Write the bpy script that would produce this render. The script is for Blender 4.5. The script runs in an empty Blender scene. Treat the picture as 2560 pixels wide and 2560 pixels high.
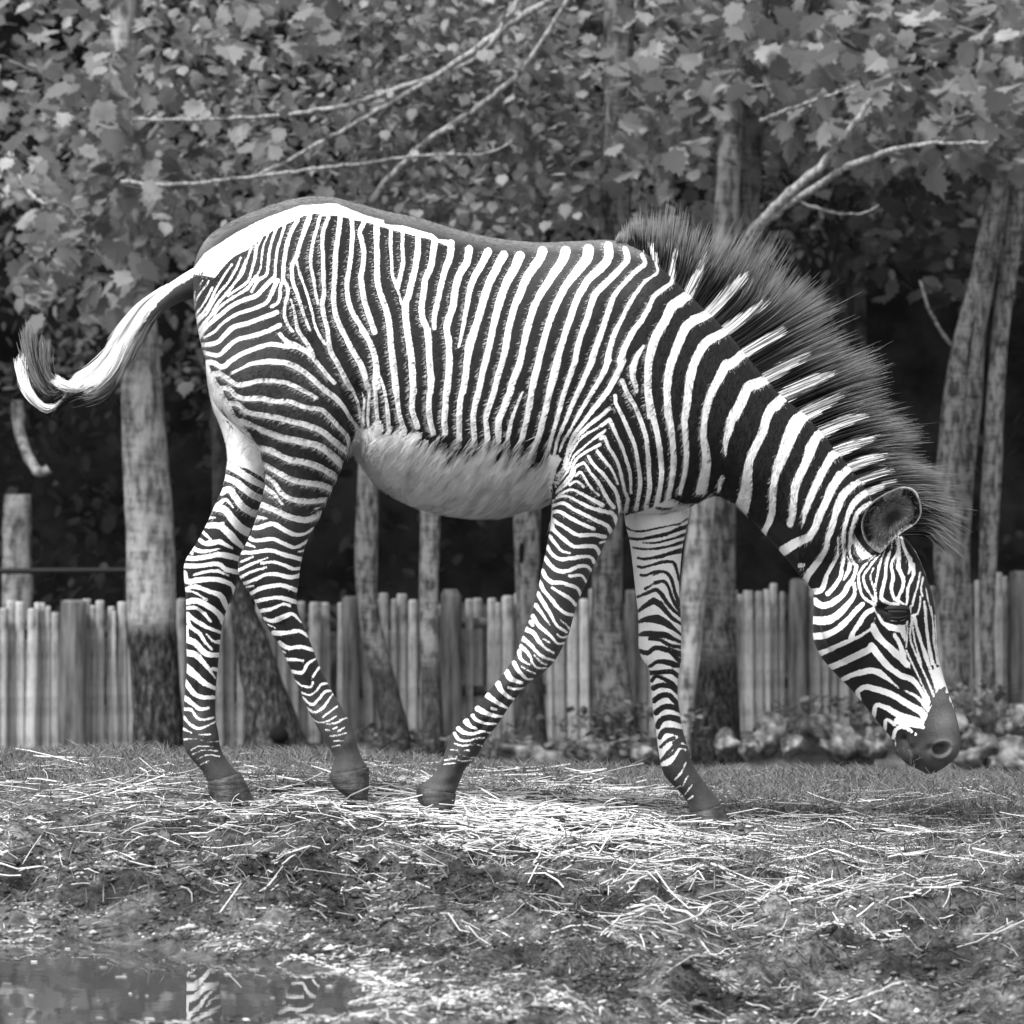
import bpy, bmesh, math, random
import numpy as np
from mathutils import Vector, Matrix

# ------------------------------------------------------------------ camera, sky, sun, exposure
scene = bpy.context.scene
CAM_D, CAM_Z, PXM = 10.0, 0.80, 1325.0     # metres to the animal, lens height, drawing px per metre
cam_d = bpy.data.cameras.new("camera")
cam = bpy.data.objects.new("camera", cam_d)
scene.collection.objects.link(cam)
scene.camera = cam
cam.location = (0, -CAM_D, CAM_Z)
cam.rotation_euler = (math.radians(90), 0, 0)
FRAME = 2560 / PXM
cam_d.sensor_width = 36
cam_d.lens = 36 * CAM_D / FRAME
cam_d.shift_y = ((2010 - 1280) / PXM - CAM_Z) / FRAME
cam_d.clip_end = 500
cam_d.dof.use_dof = True
cam_d.dof.focus_distance = CAM_D - 0.05
cam_d.dof.aperture_fstop = 14.0

SUN_EL, SUN_AZ = math.radians(58), math.radians(-38)   # azimuth: 0 = straight behind the camera, minus = from its left
sun_dir = Vector((math.sin(SUN_AZ) * math.cos(SUN_EL), -math.cos(SUN_AZ) * math.cos(SUN_EL), math.sin(SUN_EL)))
world = bpy.data.worlds.new("World")
scene.world = world
world.use_nodes = True
wn, wl = world.node_tree.nodes, world.node_tree.links
wn.clear()
sky = wn.new("ShaderNodeTexSky")
sky.sky_type = 'NISHITA'
sky.sun_disc = False
sky.sun_elevation = SUN_EL
sky.sun_rotation = math.atan2(sun_dir.x, sun_dir.y)
bw = wn.new("ShaderNodeRGBToBW")                       # the photograph is black and white
bg = wn.new("ShaderNodeBackground")
bg.inputs[1].default_value = 0.095
wo = wn.new("ShaderNodeOutputWorld")
wl.new(sky.outputs[0], bw.inputs[0]); wl.new(bw.outputs[0], bg.inputs[0]); wl.new(bg.outputs[0], wo.inputs[0])
sun_d = bpy.data.lights.new("sun", 'SUN')
sun_d.energy = 1.5
sun_d.angle = math.radians(12)           # hazy, overcast light
sun = bpy.data.objects.new("sun", sun_d)
sun.rotation_euler = sun_dir.to_track_quat('Z', 'Y').to_euler()
sun.location = sun_dir * 30
scene.collection.objects.link(sun)
vs = scene.view_settings
vs.view_transform = 'Standard'; vs.look = 'None'; vs.gamma = 1; vs.use_curve_mapping = False
vs.exposure = 2.05
scene.cycles.max_bounces = 6
scene.cycles.transparent_max_bounces = 8

# ------------------------------------------------------------------ helpers
rng = np.random.default_rng(7)
random.seed(7)
C = scene.collection

def W(px, py, y=0.0):
    """drawing px (2560 frame) at depth y metres behind the animal's midline -> world point"""
    k = (CAM_D + y) / CAM_D
    return Vector(((px - 1280) / PXM * k, y, CAM_Z + ((2010 - py) / PXM - CAM_Z) * k))

def link(o, parent=None):
    C.objects.link(o)
    if parent is not None:
        o.parent = parent
    return o

def tag(o, label, cat, group=None):
    o["label"] = label; o["category"] = cat
    if group: o["group"] = group
    return o

def empty(name, loc=(0, 0, 0)):
    o = bpy.data.objects.new(name, None)
    o.empty_display_size = 0.1
    o.location = loc
    return link(o)

def mesh_np(name, verts, faces, mat=None, parent=None, smooth=True):
    """faces: list of index arrays of equal row length, or one 2-D array"""
    me = bpy.data.meshes.new(name)
    verts = np.asarray(verts, np.float32)
    if isinstance(faces, np.ndarray):
        faces = [faces]
    me.vertices.add(len(verts)); me.vertices.foreach_set("co", verts.ravel())
    loops = np.concatenate([f.ravel() for f in faces]).astype(np.int32)
    totals = np.concatenate([np.full(len(f), f.shape[1]) for f in faces]).astype(np.int32)
    starts = np.concatenate([[0], np.cumsum(totals)[:-1]]).astype(np.int32)
    me.loops.add(len(loops)); me.loops.foreach_set("vertex_index", loops)
    me.polygons.add(len(totals)); me.polygons.foreach_set("loop_start", starts)
    me.polygons.foreach_set("loop_total", totals)
    if smooth:
        me.polygons.foreach_set("use_smooth", np.ones(len(totals), bool))
    me.update(calc_edges=True); me.validate()
    if mat: me.materials.append(mat)
    return link(bpy.data.objects.new(name, me), parent)

def attr(me, name, values, domain='POINT'):
    a = me.attributes.new(name, 'FLOAT', domain)
    a.data.foreach_set("value", np.asarray(values, np.float32))

def catmull(pts, step):
    """smooth a polyline; returns points and 0..1 arc parameter"""
    p = np.asarray(pts, float)
    if len(p) > 2:
        q = np.vstack([2 * p[0] - p[1], p, 2 * p[-1] - p[-2]])
        out = []
        for i in range(1, len(q) - 2):
            n = max(2, int(np.linalg.norm(q[i + 1] - q[i]) / step))
            t = np.linspace(0, 1, n, endpoint=False)[:, None]
            a, b, c, d = q[i - 1], q[i], q[i + 1], q[i + 2]
            out.append(.5 * ((2 * b) + (c - a) * t + (2 * a - 5 * b + 4 * c - d) * t ** 2 + (3 * b - a - 3 * c + d) * t ** 3))
        out.append(p[-1:])
        p = np.vstack(out)
    s = np.concatenate([[0], np.cumsum(np.linalg.norm(np.diff(p, axis=0), axis=1))])
    return p, s / max(s[-1], 1e-9)

# ------------------------------------------------------------------ materials
def nodes(name, rough=0.8, spec=0.25):
    m = bpy.data.materials.new(name)
    m.use_nodes = True
    n = m.node_tree.nodes
    b = n["Principled BSDF"]
    b.inputs["Roughness"].default_value = rough
    b.inputs["Specular IOR Level"].default_value = spec
    return m, n, m.node_tree.links, b

def grey(v):
    return (v, v, v, 1)

def ramp(n, stops):
    r = n.new("ShaderNodeValToRGB")
    e = r.color_ramp.elements
    while len(e) > 1: e.remove(e[-1])
    e[0].position, e[0].color = stops[0][0], grey(stops[0][1])
    for p, v in stops[1:]:
        x = e.new(p); x.color = grey(v)
    return r

def noise(n, l, vec, scale, detail=4, rough=.55):
    t = n.new("ShaderNodeTexNoise")
    t.inputs["Scale"].default_value = scale
    t.inputs["Detail"].default_value = detail
    t.inputs["Roughness"].default_value = rough
    if vec is not None: l.new(vec, t.inputs["Vector"])
    return t

def math_node(n, l, op, a, b=None, clamp=False):
    m = n.new("ShaderNodeMath"); m.operation = op; m.use_clamp = clamp
    for i, v in enumerate((a, b)):
        if v is None: continue
        if isinstance(v, (int, float)): m.inputs[i].default_value = v
        else: l.new(v, m.inputs[i])
    return m.outputs[0]

def attr_node(n, name, kind='GEOMETRY'):
    a = n.new("ShaderNodeAttribute"); a.attribute_name = name; a.attribute_type = kind
    return a

def bump(n, l, b, height, dist, strength=1.0):
    u = n.new("ShaderNodeBump")
    u.inputs["Distance"].default_value = dist; u.inputs["Strength"].default_value = strength
    l.new(height, u.inputs["Height"]); l.new(u.outputs[0], b.inputs["Normal"])
# ---------------------------------------------------------------- the zebra's coat
# Every white (w) and dark (k) coat stripe as a polyline in the animal's side-view
# drawing, with its width at the start and the end; P / Q are white / dark patches.
COAT = """
@ body 480 490 4.025
P 0 745 130 575 420 385 640 265 900 160 1100 95 1300 80 1460 75 1620 145 1760 200 1932 245 1932 310 1780 262 1650 240 1550 205 1440 190 1340 200 1230 175 1130 200 1000 262 890 310 810 350 750 392 690 430 620 490 540 550 430 600 330 700 230 820 100 800 0 790
w 22 18 30 1200 100 1110 160 1010 205 920
w 14 14 18 1120 60 1010 150 890 170 850
w 14 12 18 1050 40 950 110 850
w 26 18 28 1260 130 1150 195 1040 240 940 330 790 400 690
w 28 20 30 1310 80 1240 150 1180 200 1090 270 980 370 860 450 720 490 620
w 34 24 45 1380 130 1270 190 1200 260 1080 340 990 420 890 480 800 540 650
w 20 35 222 1195 300 1100 400 1030 500 970 560 930 600 870 650 805
w 40 45 60 1450 120 1345 200 1265 280 1200 400 1105 520 1045 650 1000 740 905 820 830
w 25 45 120 1425 230 1360 320 1270 450 1190 600 1140 740 1080 790 1000 840 890 860 850
w 45 48 75 1500 240 1480 330 1400 420 1320 560 1280 700 1230 855 1170
w 35 28 800 1110 860 1080 890 1000 885 940 905 870
w 40 48 110 1570 180 1590 270 1600 350 1530 450 1450 600 1410 760 1360 885 1300
w 50 42 140 1670 220 1680 310 1720 400 1650 520 1580 680 1520 800 1490 930 1510 1050 1520 1180 1590 1260 1680 1340 1780 1430 1880
w 45 40 885 1390 950 1460 1060 1505 1180 1575
w 16 18 640 480 630 600 600 740 585 800
w 18 18 770 380 720 500 703 600 690 720 665 780
w 20 22 700 420 655 520 640 620 600 760 560 860 470 930 360 1000
w 18 20 600 520 560 620 520 760 470 840
w 28 28 850 320 805 450 780 560 765 690 750 790 690 830 650 870 600 960
w 25 25 940 280 900 400 860 540 840 680 835 800 840 850
w 45 32 1060 240 990 380 950 520 930 640 920 760 920 850 955 900 965 980 940 1080 930 1190 960 1290 1010 1365
w 50 30 1185 200 1140 330 1090 470 1055 600 1010 690 1005 780 1020 880 1060 990 1100 1110 1130 1210 1185 1350
w 24 30 1050 650 1090 800 1140 930 1180 1060 1210 1180 1235 1290 1280 1400 1340 1490
w 24 48 995 1040 1020 1130 1045 1250 1060 1340 1120 1430 1180 1520 1220 1610
w 35 30 1285 210 1250 350 1215 480 1195 620 1200 730 1225 850 1240 960 1265 1080
w 40 52 1370 220 1325 340 1310 480 1320 600 1320 720 1325 850 1330 980 1310 1090 1330 1210 1360 1340 1380 1480 1400 1580 1460 1680 1520 1800 1590 1932
w 46 58 1490 220 1470 400 1445 580 1440 740 1430 900 1425 1040 1440 1180 1490 1310 1560 1450 1640 1600 1710 1730 1770 1932
w 42 58 1605 230 1615 380 1605 500 1600 600 1580 740 1560 880 1570 1040 1620 1180 1700 1310 1790 1470 1840 1620 1860 1780 1860 1932
w 45 55 1730 270 1690 360 1710 460 1730 580 1720 700 1700 820 1715 950 1740 1080 1780 1200 1840 1370
k 10 8 25 790 15 960
k 9 8 50 785 20 985
k 9 8 78 775 26 1010
k 9 8 105 770 34 1000
k 12 14 150 880 60 985 25 1080
k 16 16 215 865 150 960 80 1060 25 1135
@ body 480 800 4.025
P 60 380 120 380 165 460 225 570 300 700 380 850 440 960 520 1060 600 1170 660 1260 700 1380 730 1480 560 1500 300 1300 100 1000 0 500
w 20 55 390 540 480 495 600 440 780 415
w 55 55 780 415 950 435 1080 490 1200 580 1320 690 1440 780
w 52 30 1440 780 1520 870 1590 980 1660 1080 1650 1180 1620 1290
w 50 40 200 540 290 545 360 590 450 650 560 640 700 610 900 620 1000 650 1120 710 1255 785
w 50 45 280 690 370 690 440 760 530 790 700 790 850 820 980 820 1130 875 1290 900 1370 960 1480 1080 1560 1170 1590 1270
w 50 62 370 840 460 850 560 925 700 955 870 985 1000 1020 1160 1060 1310 1120 1430 1220 1580 1340
w 55 75 500 1010 600 1065 760 1130 900 1180 1100 1225 1280 1270 1420 1370 1530 1480
w 60 65 650 1290 780 1310 960 1395 1130 1430 1280 1480 1470 1590
w 50 62 735 1455 860 1530 990 1600 1150 1640 1300 1660 1400 1700
w 40 58 740 1570 830 1640 900 1740 1000 1800 1150 1825 1350 1810
w 50 22 730 1680 820 1750 880 1820 920 1860
k 55 75 590 1100 760 1215 950 1290
k 10 6 300 900 390 1030
k 9 6 320 1020 420 1140
k 9 6 345 1110 390 1160
@ body 800 500 4.025
P 0 45 150 40 380 125 500 185 700 250 830 258 980 300 1130 340 1200 395 1360 410 1300 470 1210 430 1060 382 910 350 780 315 630 270 500 232 350 200 260 175 150 155 0 165
w 55 60 570 240 570 420 575 580 575 780 600 920 650 1060 690 1200 705 1350
w 60 65 705 1350 715 1500 735 1650 750 1780 765 1932
w 36 26 715 290 710 450 720 600 730 760 770 880 800 960 815 1040
w 35 50 830 320 830 500 835 640 800 790 780 880
w 58 62 985 350 985 500 965 650 930 800 890 960 860 1040
w 70 62 860 1040 860 1150 880 1320 895 1460 920 1600 930 1780 945 1932
w 62 56 1155 400 1135 560 1110 680 1060 800 1045 920 1025 1040 1030 1180 1080 1300 1095 1420 1095 1560 1105 1700 1115 1932
w 70 45 1320 430 1310 560 1260 700 1220 850 1190 1000 1160 1120 1150 1200 1150 1290
w 75 62 1500 490 1480 620 1410 740 1360 900 1340 1060 1300 1180 1275 1300 1295 1420 1300 1560 1300 1700 1280 1932
w 80 25 1690 520 1620 660 1550 780 1510 900 1480 1060 1450 1230 1420 1380 1395 1480
w 85 58 1850 550 1780 680 1710 820 1660 960 1610 1130 1560 1290 1500 1440 1480 1600 1470 1750 1440 1932
@ body 800 820 4.025
w 45 26 80 150 120 260 190 380 260 510 340 650 390 800 400 910
w 55 22 220 20 330 240 420 360 470 520 495 660 490 780 480 900 490 1030
w 60 34 420 20 500 140 545 280 560 420 550 540 560 700 570 850 580 950 560 1010
w 22 48 590 460 640 600 670 760 685 900 690 1000
w 15 35 425 650 445 740 435 850 430 990
w 62 45 700 0 725 250 750 440 765 600 780 760 800 880 840 1000
w 60 55 880 0 900 160 930 350 935 540 930 700 925 820 950 900 980 1000
w 58 56 1080 20 1095 200 1110 400 1125 520 1100 680 1095 820 1110 940 1140 1060
w 58 60 1275 40 1295 160 1300 330 1290 480 1270 640 1260 800 1250 920 1260 1060
w 60 55 1570 0 1500 250 1470 430 1440 600 1410 740 1400 880 1400 1000 1400 1200
w 65 55 1740 0 1690 240 1640 430 1600 620 1560 770 1540 880 1545 1000 1560 1200
w 60 55 1900 40 1850 280 1790 480 1740 680 1690 820 1670 920 1680 1050 1700 1200
w 58 50 1932 620 1860 800 1810 920 1800 1020 1800 1200
@ body 1240 540 4.025
w 95 66 240 400 190 520 120 640 60 790 20 920 -32 1127
w 95 70 470 350 440 430 370 530 310 620 250 760 190 900
w 70 60 190 900 150 1040 120 1170 79 1407
w 100 72 700 350 680 430 620 520 540 640 450 780
w 72 58 450 780 390 900 340 1050 300 1200 270 1340 240 1470 190 1600 140 1747
w 110 72 930 340 920 420 860 500 780 600 690 720
w 70 58 690 720 620 860 560 1000 510 1150 470 1300 430 1450 390 1600 360 1750 330 1950
w 90 72 1130 300 1130 420 1050 530 930 640 840 780
w 70 58 840 780 790 900 740 1050 690 1200 640 1370 600 1500 560 1650 530 1800 500 1960
w 60 66 1300 330 1320 440 1240 540 1120 660 1010 770 960 880
w 62 56 960 880 920 1020 870 1160 820 1320 800 1449
w 40 64 1470 390 1500 480 1400 560 1280 690 1190 800 1140 930 1090 1080 1040 1230 970 1420
w 15 60 1550 280 1610 480 1620 570 1500 660 1400 790 1330 910 1260 1050 1190 1190 1150 1320 1120 1450
w 30 66 1820 330 1780 500 1770 660 1700 720 1590 810 1530 940 1450 1070 1370 1180 1290 1340 1250 1460
w 95 62 1932 800 1830 860 1760 940 1690 1080 1610 1200 1560 1330 1530 1500 1530 1700 1550 1932
w 25 70 1490 1300 1420 1410 1380 1520
w 70 35 1380 1520 1380 1620 1400 1690 1420 1770
@ body 1220 900 4.025
w 58 45 330 20 290 130 240 250 180 400 130 530 100 600 95 700 110 900
w 24 48 350 320 300 430 250 560 220 680 200 790 210 920
w 58 52 520 0 470 200 430 350 410 470 390 600 350 760 330 960
w 58 60 710 0 660 200 610 370 580 500 550 620 520 740 480 870 440 1020
w 56 40 880 0 810 200 750 380 720 500 680 640 640 780 590 960
w 62 28 1050 0 950 230 870 400 820 520 760 660 700 800 670 940
w 58 22 1215 0 1150 150 1050 320 960 470 890 590 830 700 770 800 720 920
w 62 50 1360 0 1310 120 1230 270 1150 390 1050 510
w 48 20 1050 510 950 640 870 740 820 850 790 950 760 1060
w 65 52 1620 0 1610 200 1620 350 1660 560 1700 740 1735 940 1745 1100 1735 1280 1690 1470
w 72 50 1840 0 1800 250 1810 450 1850 750 1865 950 1860 1100 1840 1250 1810 1410
w 42 24 1220 490 1130 570 1010 660 920 750 860 840 800 940 780 1050 690 1170
w 35 35 1140 660 1225 600
w 42 28 1225 600 1280 730 1340 860 1390 1000 1430 1140 1440 1340
w 22 16 1110 680 1000 740 920 810 860 900 820 980 790 1080 670 1240
w 28 16 1180 710 1070 790 950 890 870 960 830 1040 800 1120 680 1270
w 34 18 1125 850 1030 900 920 970 860 1050 830 1150 690 1320
w 30 18 960 1030 880 1080 860 1160 780 1260 680 1340
w 26 40 965 1030 1030 1130 1110 1230 1170 1340 1210 1410 1265 1480
w 34 40 1010 970 1060 1050 1150 1140 1220 1230 1290 1330 1320 1450 1335 1560
w 38 20 1100 920 1170 1010 1250 1110 1310 1250
w 35 30 1135 790 1170 770 1210 870 1280 980 1320 1080 1350 1200 1380 1330 1410 1400
w 40 40 1410 1400 1390 1500 1370 1610
w 36 46 1280 360 1290 440 1350 560 1420 720 1480 880 1510 1040 1530 1200 1520 1330 1490 1500
w 48 48 1350 210 1410 350 1480 470 1540 620 1590 780 1610 960 1620 1130 1625 1300 1590 1490
w 24 24 885 1165 935 1130 990 1220 1050 1300 1115 1360
w 26 26 825 1255 890 1220 965 1275
w 20 40 680 1390 760 1330 850 1305 950 1350 1060 1410 1155 1460
w 18 46 650 1420 720 1380 800 1370 900 1420 1020 1480 1150 1520 1260 1550 1300 1650
w 32 44 655 1465 760 1440 860 1500 980 1560 1100 1620 1200 1670 1245 1740
w 38 34 660 1530 720 1525 830 1590 950 1650 1065 1700
w 34 38 650 1600 700 1640 800 1700 900 1760 1060 1760 1180 1780
w 26 26 1130 1840 1190 1825
@ body 1560 560 4.025
w 40 80 840 280 780 420 700 600 640 720 560 790
w 95 62 560 790 480 820 430 940 360 1060 300 1200 260 1350 240 1500 240 1700 265 1932
w 60 100 1250 490 1130 600 960 790 850 900 700 970
w 95 70 700 970 620 1040 570 1150 510 1300 460 1450 440 1600 435 1750 440 1932
w 50 95 1470 760 1200 940 1020 1080 870 1160 790 1230
w 92 66 790 1230 730 1350 670 1500 650 1650 635 1800 620 1932
w 50 105 1650 1050 1350 1210 1180 1320 1100 1390 1020 1430
w 98 66 1020 1430 970 1520 900 1660 850 1780 820 1932
w 70 105 1880 1290 1600 1440 1430 1560 1330 1610
w 105 95 1330 1610 1250 1640 1200 1750 1120 1932
@ body 1560 900 4.025
w 65 44 440 200 435 450 470 700 500 930 500 1090 480 1230 445 1420
w 85 62 690 100 650 280 640 420 610 580 620 750
w 58 46 620 750 630 950 620 1100 590 1230 565 1340
w 95 64 1030 40 960 180 880 330 830 480 810 620
w 58 112 810 620 800 750 820 900 830 1050 810 1180 780 1330
w 95 84 1230 300 1160 450 1090 570 1060 690
w 84 16 1060 690 1030 800 1020 880 1025 970
w 55 36 990 1185 970 1240 955 1320
w 90 95 1932 180 1750 290 1600 380 1480 490
w 95 80 1480 490 1430 590 1400 720 1320 880 1260 1020
w 80 150 1260 1020 1240 1180 1230 1320 1180 1500
w 90 110 1932 500 1800 580 1720 700
w 95 70 1720 700 1660 850 1590 1010 1530 1150 1500 1300
w 68 64 1500 1300 1495 1450 1480 1580 1400 1750
w 90 62 1932 780 1870 950 1790 1120 1730 1270 1710 1400 1700 1550 1670 1650
Q 480 1400 570 1370 870 1345 760 1440 640 1460 560 1400
@ body 1940 800 4.025
w 70 95 590 545 420 590 250 650 100 745 0 870
w 45 95 750 730 600 790 450 850 310 920 200 1000
w 95 74 200 1000 130 1130 60 1330 0 1500
w 80 95 900 960 700 1010 550 1090 420 1160
w 92 66 420 1160 350 1270 310 1400 240 1560 190 1700 170 1932
w 70 90 1000 1180 820 1230 680 1290 560 1370
w 85 60 560 1370 510 1450 450 1570 370 1740 290 1932
w 60 80 1130 1360 950 1400 800 1450 690 1530
w 80 66 690 1530 620 1610 540 1750 450 1932
w 45 62 1170 1510 1020 1550 870 1610 760 1680 680 1780 610 1932
w 20 45 1230 1600 1020 1690 900 1760 800 1840 740 1932
w 30 35 940 1840 840 1920
@ body 1960 1180 4.025
w 80 56 170 0 110 130 100 300 80 450 65 530
w 72 26 380 0 320 120 250 260 220 380 195 510
w 85 72 560 30 470 180 420 310 360 430 320 540 260 650
w 78 105 260 650 130 710 0 790
w 72 56 700 130 600 220 540 330 510 450 480 560 440 680
w 50 78 440 680 420 780 330 920 250 1020 215 1090
w 44 40 820 200 720 270 670 350 640 450 610 560 600 670 600 760 620 800
w 44 32 870 310 780 370 730 430 700 520 680 600 660 720 660 820 690 900 730 950
P 700 610 750 700 830 790 900 850 790 885 730 820 690 720
w 14 45 545 650 545 740 540 830 490 930 430 1040
w 48 62 430 1040 400 1140 370 1190 290 1205
w 24 50 600 760 600 880 580 960 570 1050 510 1150 440 1225
w 44 44 160 942 190 937
w 24 44 640 800 660 900 655 980
w 44 16 655 980 600 1090
w 36 62 730 960 700 1060 640 1150 590 1240 480 1320
w 62 72 480 1320 390 1345 310 1300
w 26 82 705 1120 710 1230 650 1320 560 1420 460 1490
w 84 80 460 1490 380 1498 295 1490
w 50 74 790 1330 720 1400 640 1490 540 1580 420 1640 285 1655
w 50 48 895 1385 820 1430 760 1520 700 1610 670 1680
w 14 62 912 1470 890 1560 800 1630 700 1680 560 1740 430 1800 345 1835
w 56 66 900 1550 960 1660 1050 1750 1130 1820 1200 1900 1240 1940
P 900 1370 950 1420 1010 1510 1120 1545 1220 1535 1228 1640 1228 1730 1165 1615 1060 1590 980 1530 930 1450
w 40 60 1110 1640 1150 1700 1190 1800 1205 1910
w 24 34 800 950 750 1040 760 1150 800 1260 920 1340
w 26 24 850 970 800 1050 820 1150 880 1250 920 1300
w 18 18 900 970 870 1050 890 1130 910 1200 930 1300
w 30 18 960 940 940 1040 920 1150 925 1290
w 30 36 1060 820 1030 930 1020 1050 990 1180 980 1270 1040 1315
w 26 34 1130 830 1080 930 1100 1060 1080 1160 1110 1270 1150 1300
w 18 46 1150 640 1160 800 1150 960
w 46 26 1150 960 1200 1080 1190 1170 1150 1280 1205 1330
w 24 46 1180 660 1220 790 1270 880
w 44 12 1270 880 1270 960 1250 1030
w 38 24 1300 930 1300 1040 1250 1160 1240 1290 1230 1335
w 24 20 1370 1010 1350 1120 1310 1260 1290 1350
w 24 18 1400 1060 1380 1170 1395 1250
w 18 38 1370 1250 1370 1330 1340 1430 1300 1440 1330 1560 1380 1720 1430 1850 1450 1932
w 16 18 1270 1350 1280 1450 1300 1600 1320 1720 1380 1932
w 24 30 1410 1300 1430 1500 1450 1700 1490 1932
w 12 14 1430 1170 1450 1290 1490 1450 1510 1600 1520 1760 1540 1932
w 10 10 1300 760 1380 900 1430 1040
w 34 34 1000 1300 1060 1322 1150 1332
w 14 18 1030 740 1000 830 960 940
w 12 16 1090 700 1080 780 1060 820
w 14 18 970 830 900 900 850 970
w 14 16 920 835 850 900 800 950
w 12 18 1120 660 1140 740 1130 830
w 12 12 930 1350 1000 1450 1090 1495 1210 1480
w 16 16 1240 1500 1240 1640 1230 1760
k 20 16 650 560 640 700 640 820 690 930
k 14 14 700 700 720 800 770 890 850 900 940 840
k 12 12 1250 560 1240 700 1290 820
@ body 1980 1500 4.025
w 62 72 370 685 500 630 650 560 800 485
w 74 60 800 465 900 590 980 680 1100 760
w 62 30 1100 760 1220 810 1300 920 1370 1060 1400 1120
w 60 48 820 300 870 380 960 470 1050 560
w 48 12 1050 560 1130 630 1190 695
w 48 66 505 805 620 750 780 712 870 725
w 66 8 870 725 960 790 1075 885
w 14 46 1130 910 1250 970 1340 1060
w 46 24 1340 1060 1385 1140
w 42 60 680 1000 660 925 740 875 860 900
w 60 70 860 900 1000 950 1150 1040 1280 1115 1370 1205
w 42 52 815 1190 850 1060 960 1090
w 54 90 960 1090 1080 1160 1220 1210 1320 1255
w 70 60 1060 1215 1200 1245 1340 1270
w 34 36 930 1315 950 1205 1030 1250
w 40 34 1020 1385 1050 1300 1130 1280 1240 1350
w 14 8 1040 1400 1045 1470 1070 1580
w 18 20 1150 510 1230 680 1310 850 1370 980 1410 1100
w 18 22 1210 190 1190 300 1200 430 1260 580 1330 740 1400 900 1460 1040
w 28 22 1230 160 1270 310 1310 450 1370 620 1420 750
w 30 24 1340 80 1350 250 1380 450 1420 620 1460 720
w 14 18 1400 60 1420 250 1430 450 1480 650
w 14 16 1290 380 1330 560 1400 750 1450 900
w 14 14 1440 150 1450 350 1460 500 1500 680
P 1400 740 1430 690 1500 670 1575 870 1640 1110 1600 1040 1540 930 1480 890 1450 940
k 20 12 800 1010 900 1010 1080 1090
@ body 1240 1240 4.025
w 38 40 550 310 610 370 700 450 790 510 900 505 1000 515 1050 590
w 36 24 535 400 600 480 660 550 745 575
w 40 36 515 510 560 580 640 635 760 625 940 610 990 670
w 46 32 490 620 540 690 620 750 720 755 830 710 910 705 960 750
w 46 28 465 750 510 830 570 870 650 870 730 895 820 930 855 1000
w 34 28 740 805 860 800 905 860
w 40 32 440 860 480 950 560 1040 620 1120 700 1180 780 1200
w 30 34 565 925 650 975 740 1030 800 1095
w 46 22 420 980 480 1080 550 1190 610 1300 710 1370
w 46 18 400 1100 460 1180 540 1295
w 46 22 370 1210 430 1300 510 1370 570 1430 620 1485 700 1480
w 38 34 345 1265 370 1300
w 50 22 300 1340 380 1380 430 1460 500 1530 580 1580
w 50 20 265 1430 350 1500 420 1580 500 1630 590 1655
w 16 18 645 1245 710 1300 745 1340
w 18 18 615 1390 660 1425 735 1410
w 20 20 480 1440 545 1480
w 40 16 250 1510 330 1590 370 1680 420 1730 520 1730
w 46 22 230 1560 250 1640 340 1700
w 18 18 385 1600 450 1670 510 1695
w 46 20 180 1680 230 1760 310 1840 370 1840
w 20 20 260 1715 330 1760 395 1785
w 64 34 105 1770 150 1840 260 1880
@ body 1020 1580 4.025
w 28 14 1010 560 1080 575 1190 560
w 60 24 905 520 940 590 1010 650 1070 680
w 60 26 805 640 870 690 950 740 1000 765
w 28 28 840 765 880 780
w 60 24 700 770 770 810 860 840 950 850
w 38 20 650 840 690 890 790 920 890 925
w 60 20 585 900 630 950 690 970
w 44 16 505 970 560 1010 650 1025 740 1000 830 1015
w 34 13 465 1020 510 1080 600 1095 690 1070 770 1065
w 18 13 470 1120 540 1145 660 1130 745 1145
w 14 12 430 1185 520 1195
w 14 12 370 1290 460 1278 520 1290
w 12 12 360 1330 470 1318
w 12 10 560 1195 620 1190
w 11 10 540 1300 640 1290
w 10 8 510 1230 600 1260 690 1265
w 12 8 410 1250 490 1255
@ body 440 1160 4.025
w 55 60 860 410 960 450 1090 510 1200 550 1330 560 1450 500
w 14 14 1390 455 1475 430
w 45 12 800 530 920 550
w 44 48 760 640 840 640 970 600 1080 660
w 50 24 1080 660 1200 710 1300 700 1385 645
w 36 40 720 730 800 770 970 755 1080 800
w 40 24 1080 800 1200 840 1325 775
w 34 20 700 800 795 835
w 34 44 640 890 760 890 950 870 1080 910 1265 960
w 16 20 1230 885 1295 870
w 20 16 650 985 775 935
w 34 18 630 1070 730 1020 930 940
w 28 34 860 1000 980 985 1090 1020 1180 1055 1250 1050
w 28 22 650 1140 760 1085 910 1040
w 34 44 690 1200 800 1160 900 1115 1010 1110 1150 1140 1245 1120
w 18 16 710 1240 780 1225
w 38 44 760 1300 860 1250 980 1225 1080 1225 1210 1272
w 40 40 800 1385 900 1360 1050 1345 1210 1390
w 40 26 850 1480 950 1460 1080 1410 1150 1430
w 34 50 885 1555 970 1580 1080 1540
w 50 18 1080 1540 1170 1510 1265 1595
w 20 14 925 1615 1000 1650
w 50 30 980 1700 1100 1700 1240 1680 1330 1735
w 44 34 1040 1800 1130 1850 1250 1840 1395 1875
w 20 16 1060 1880 1100 1900
@ body 430 1560 3.715
w 34 18 1060 330 1130 330 1220 340
w 34 24 1110 440 1210 450 1260 370 1330 325
w 26 28 1310 490 1340 440 1385 385
w 20 20 1150 530 1210 575 1290 585 1310 540
w 20 20 1210 640 1280 660 1340 620 1390 560 1465 550
w 26 24 1210 680 1300 750 1360 700 1420 630 1475 620
w 22 20 1250 775 1320 820 1400 780 1450 710 1495 650
w 16 16 1400 865 1470 810 1535 765
w 12 10 1280 860 1350 910 1440 905 1525 855
w 10 9 1560 890 1635 870
w 9 8 1490 980 1530 960
w 10 9 1540 1000 1600 960
w 10 9 1470 1040 1560 1030 1620 1010
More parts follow.
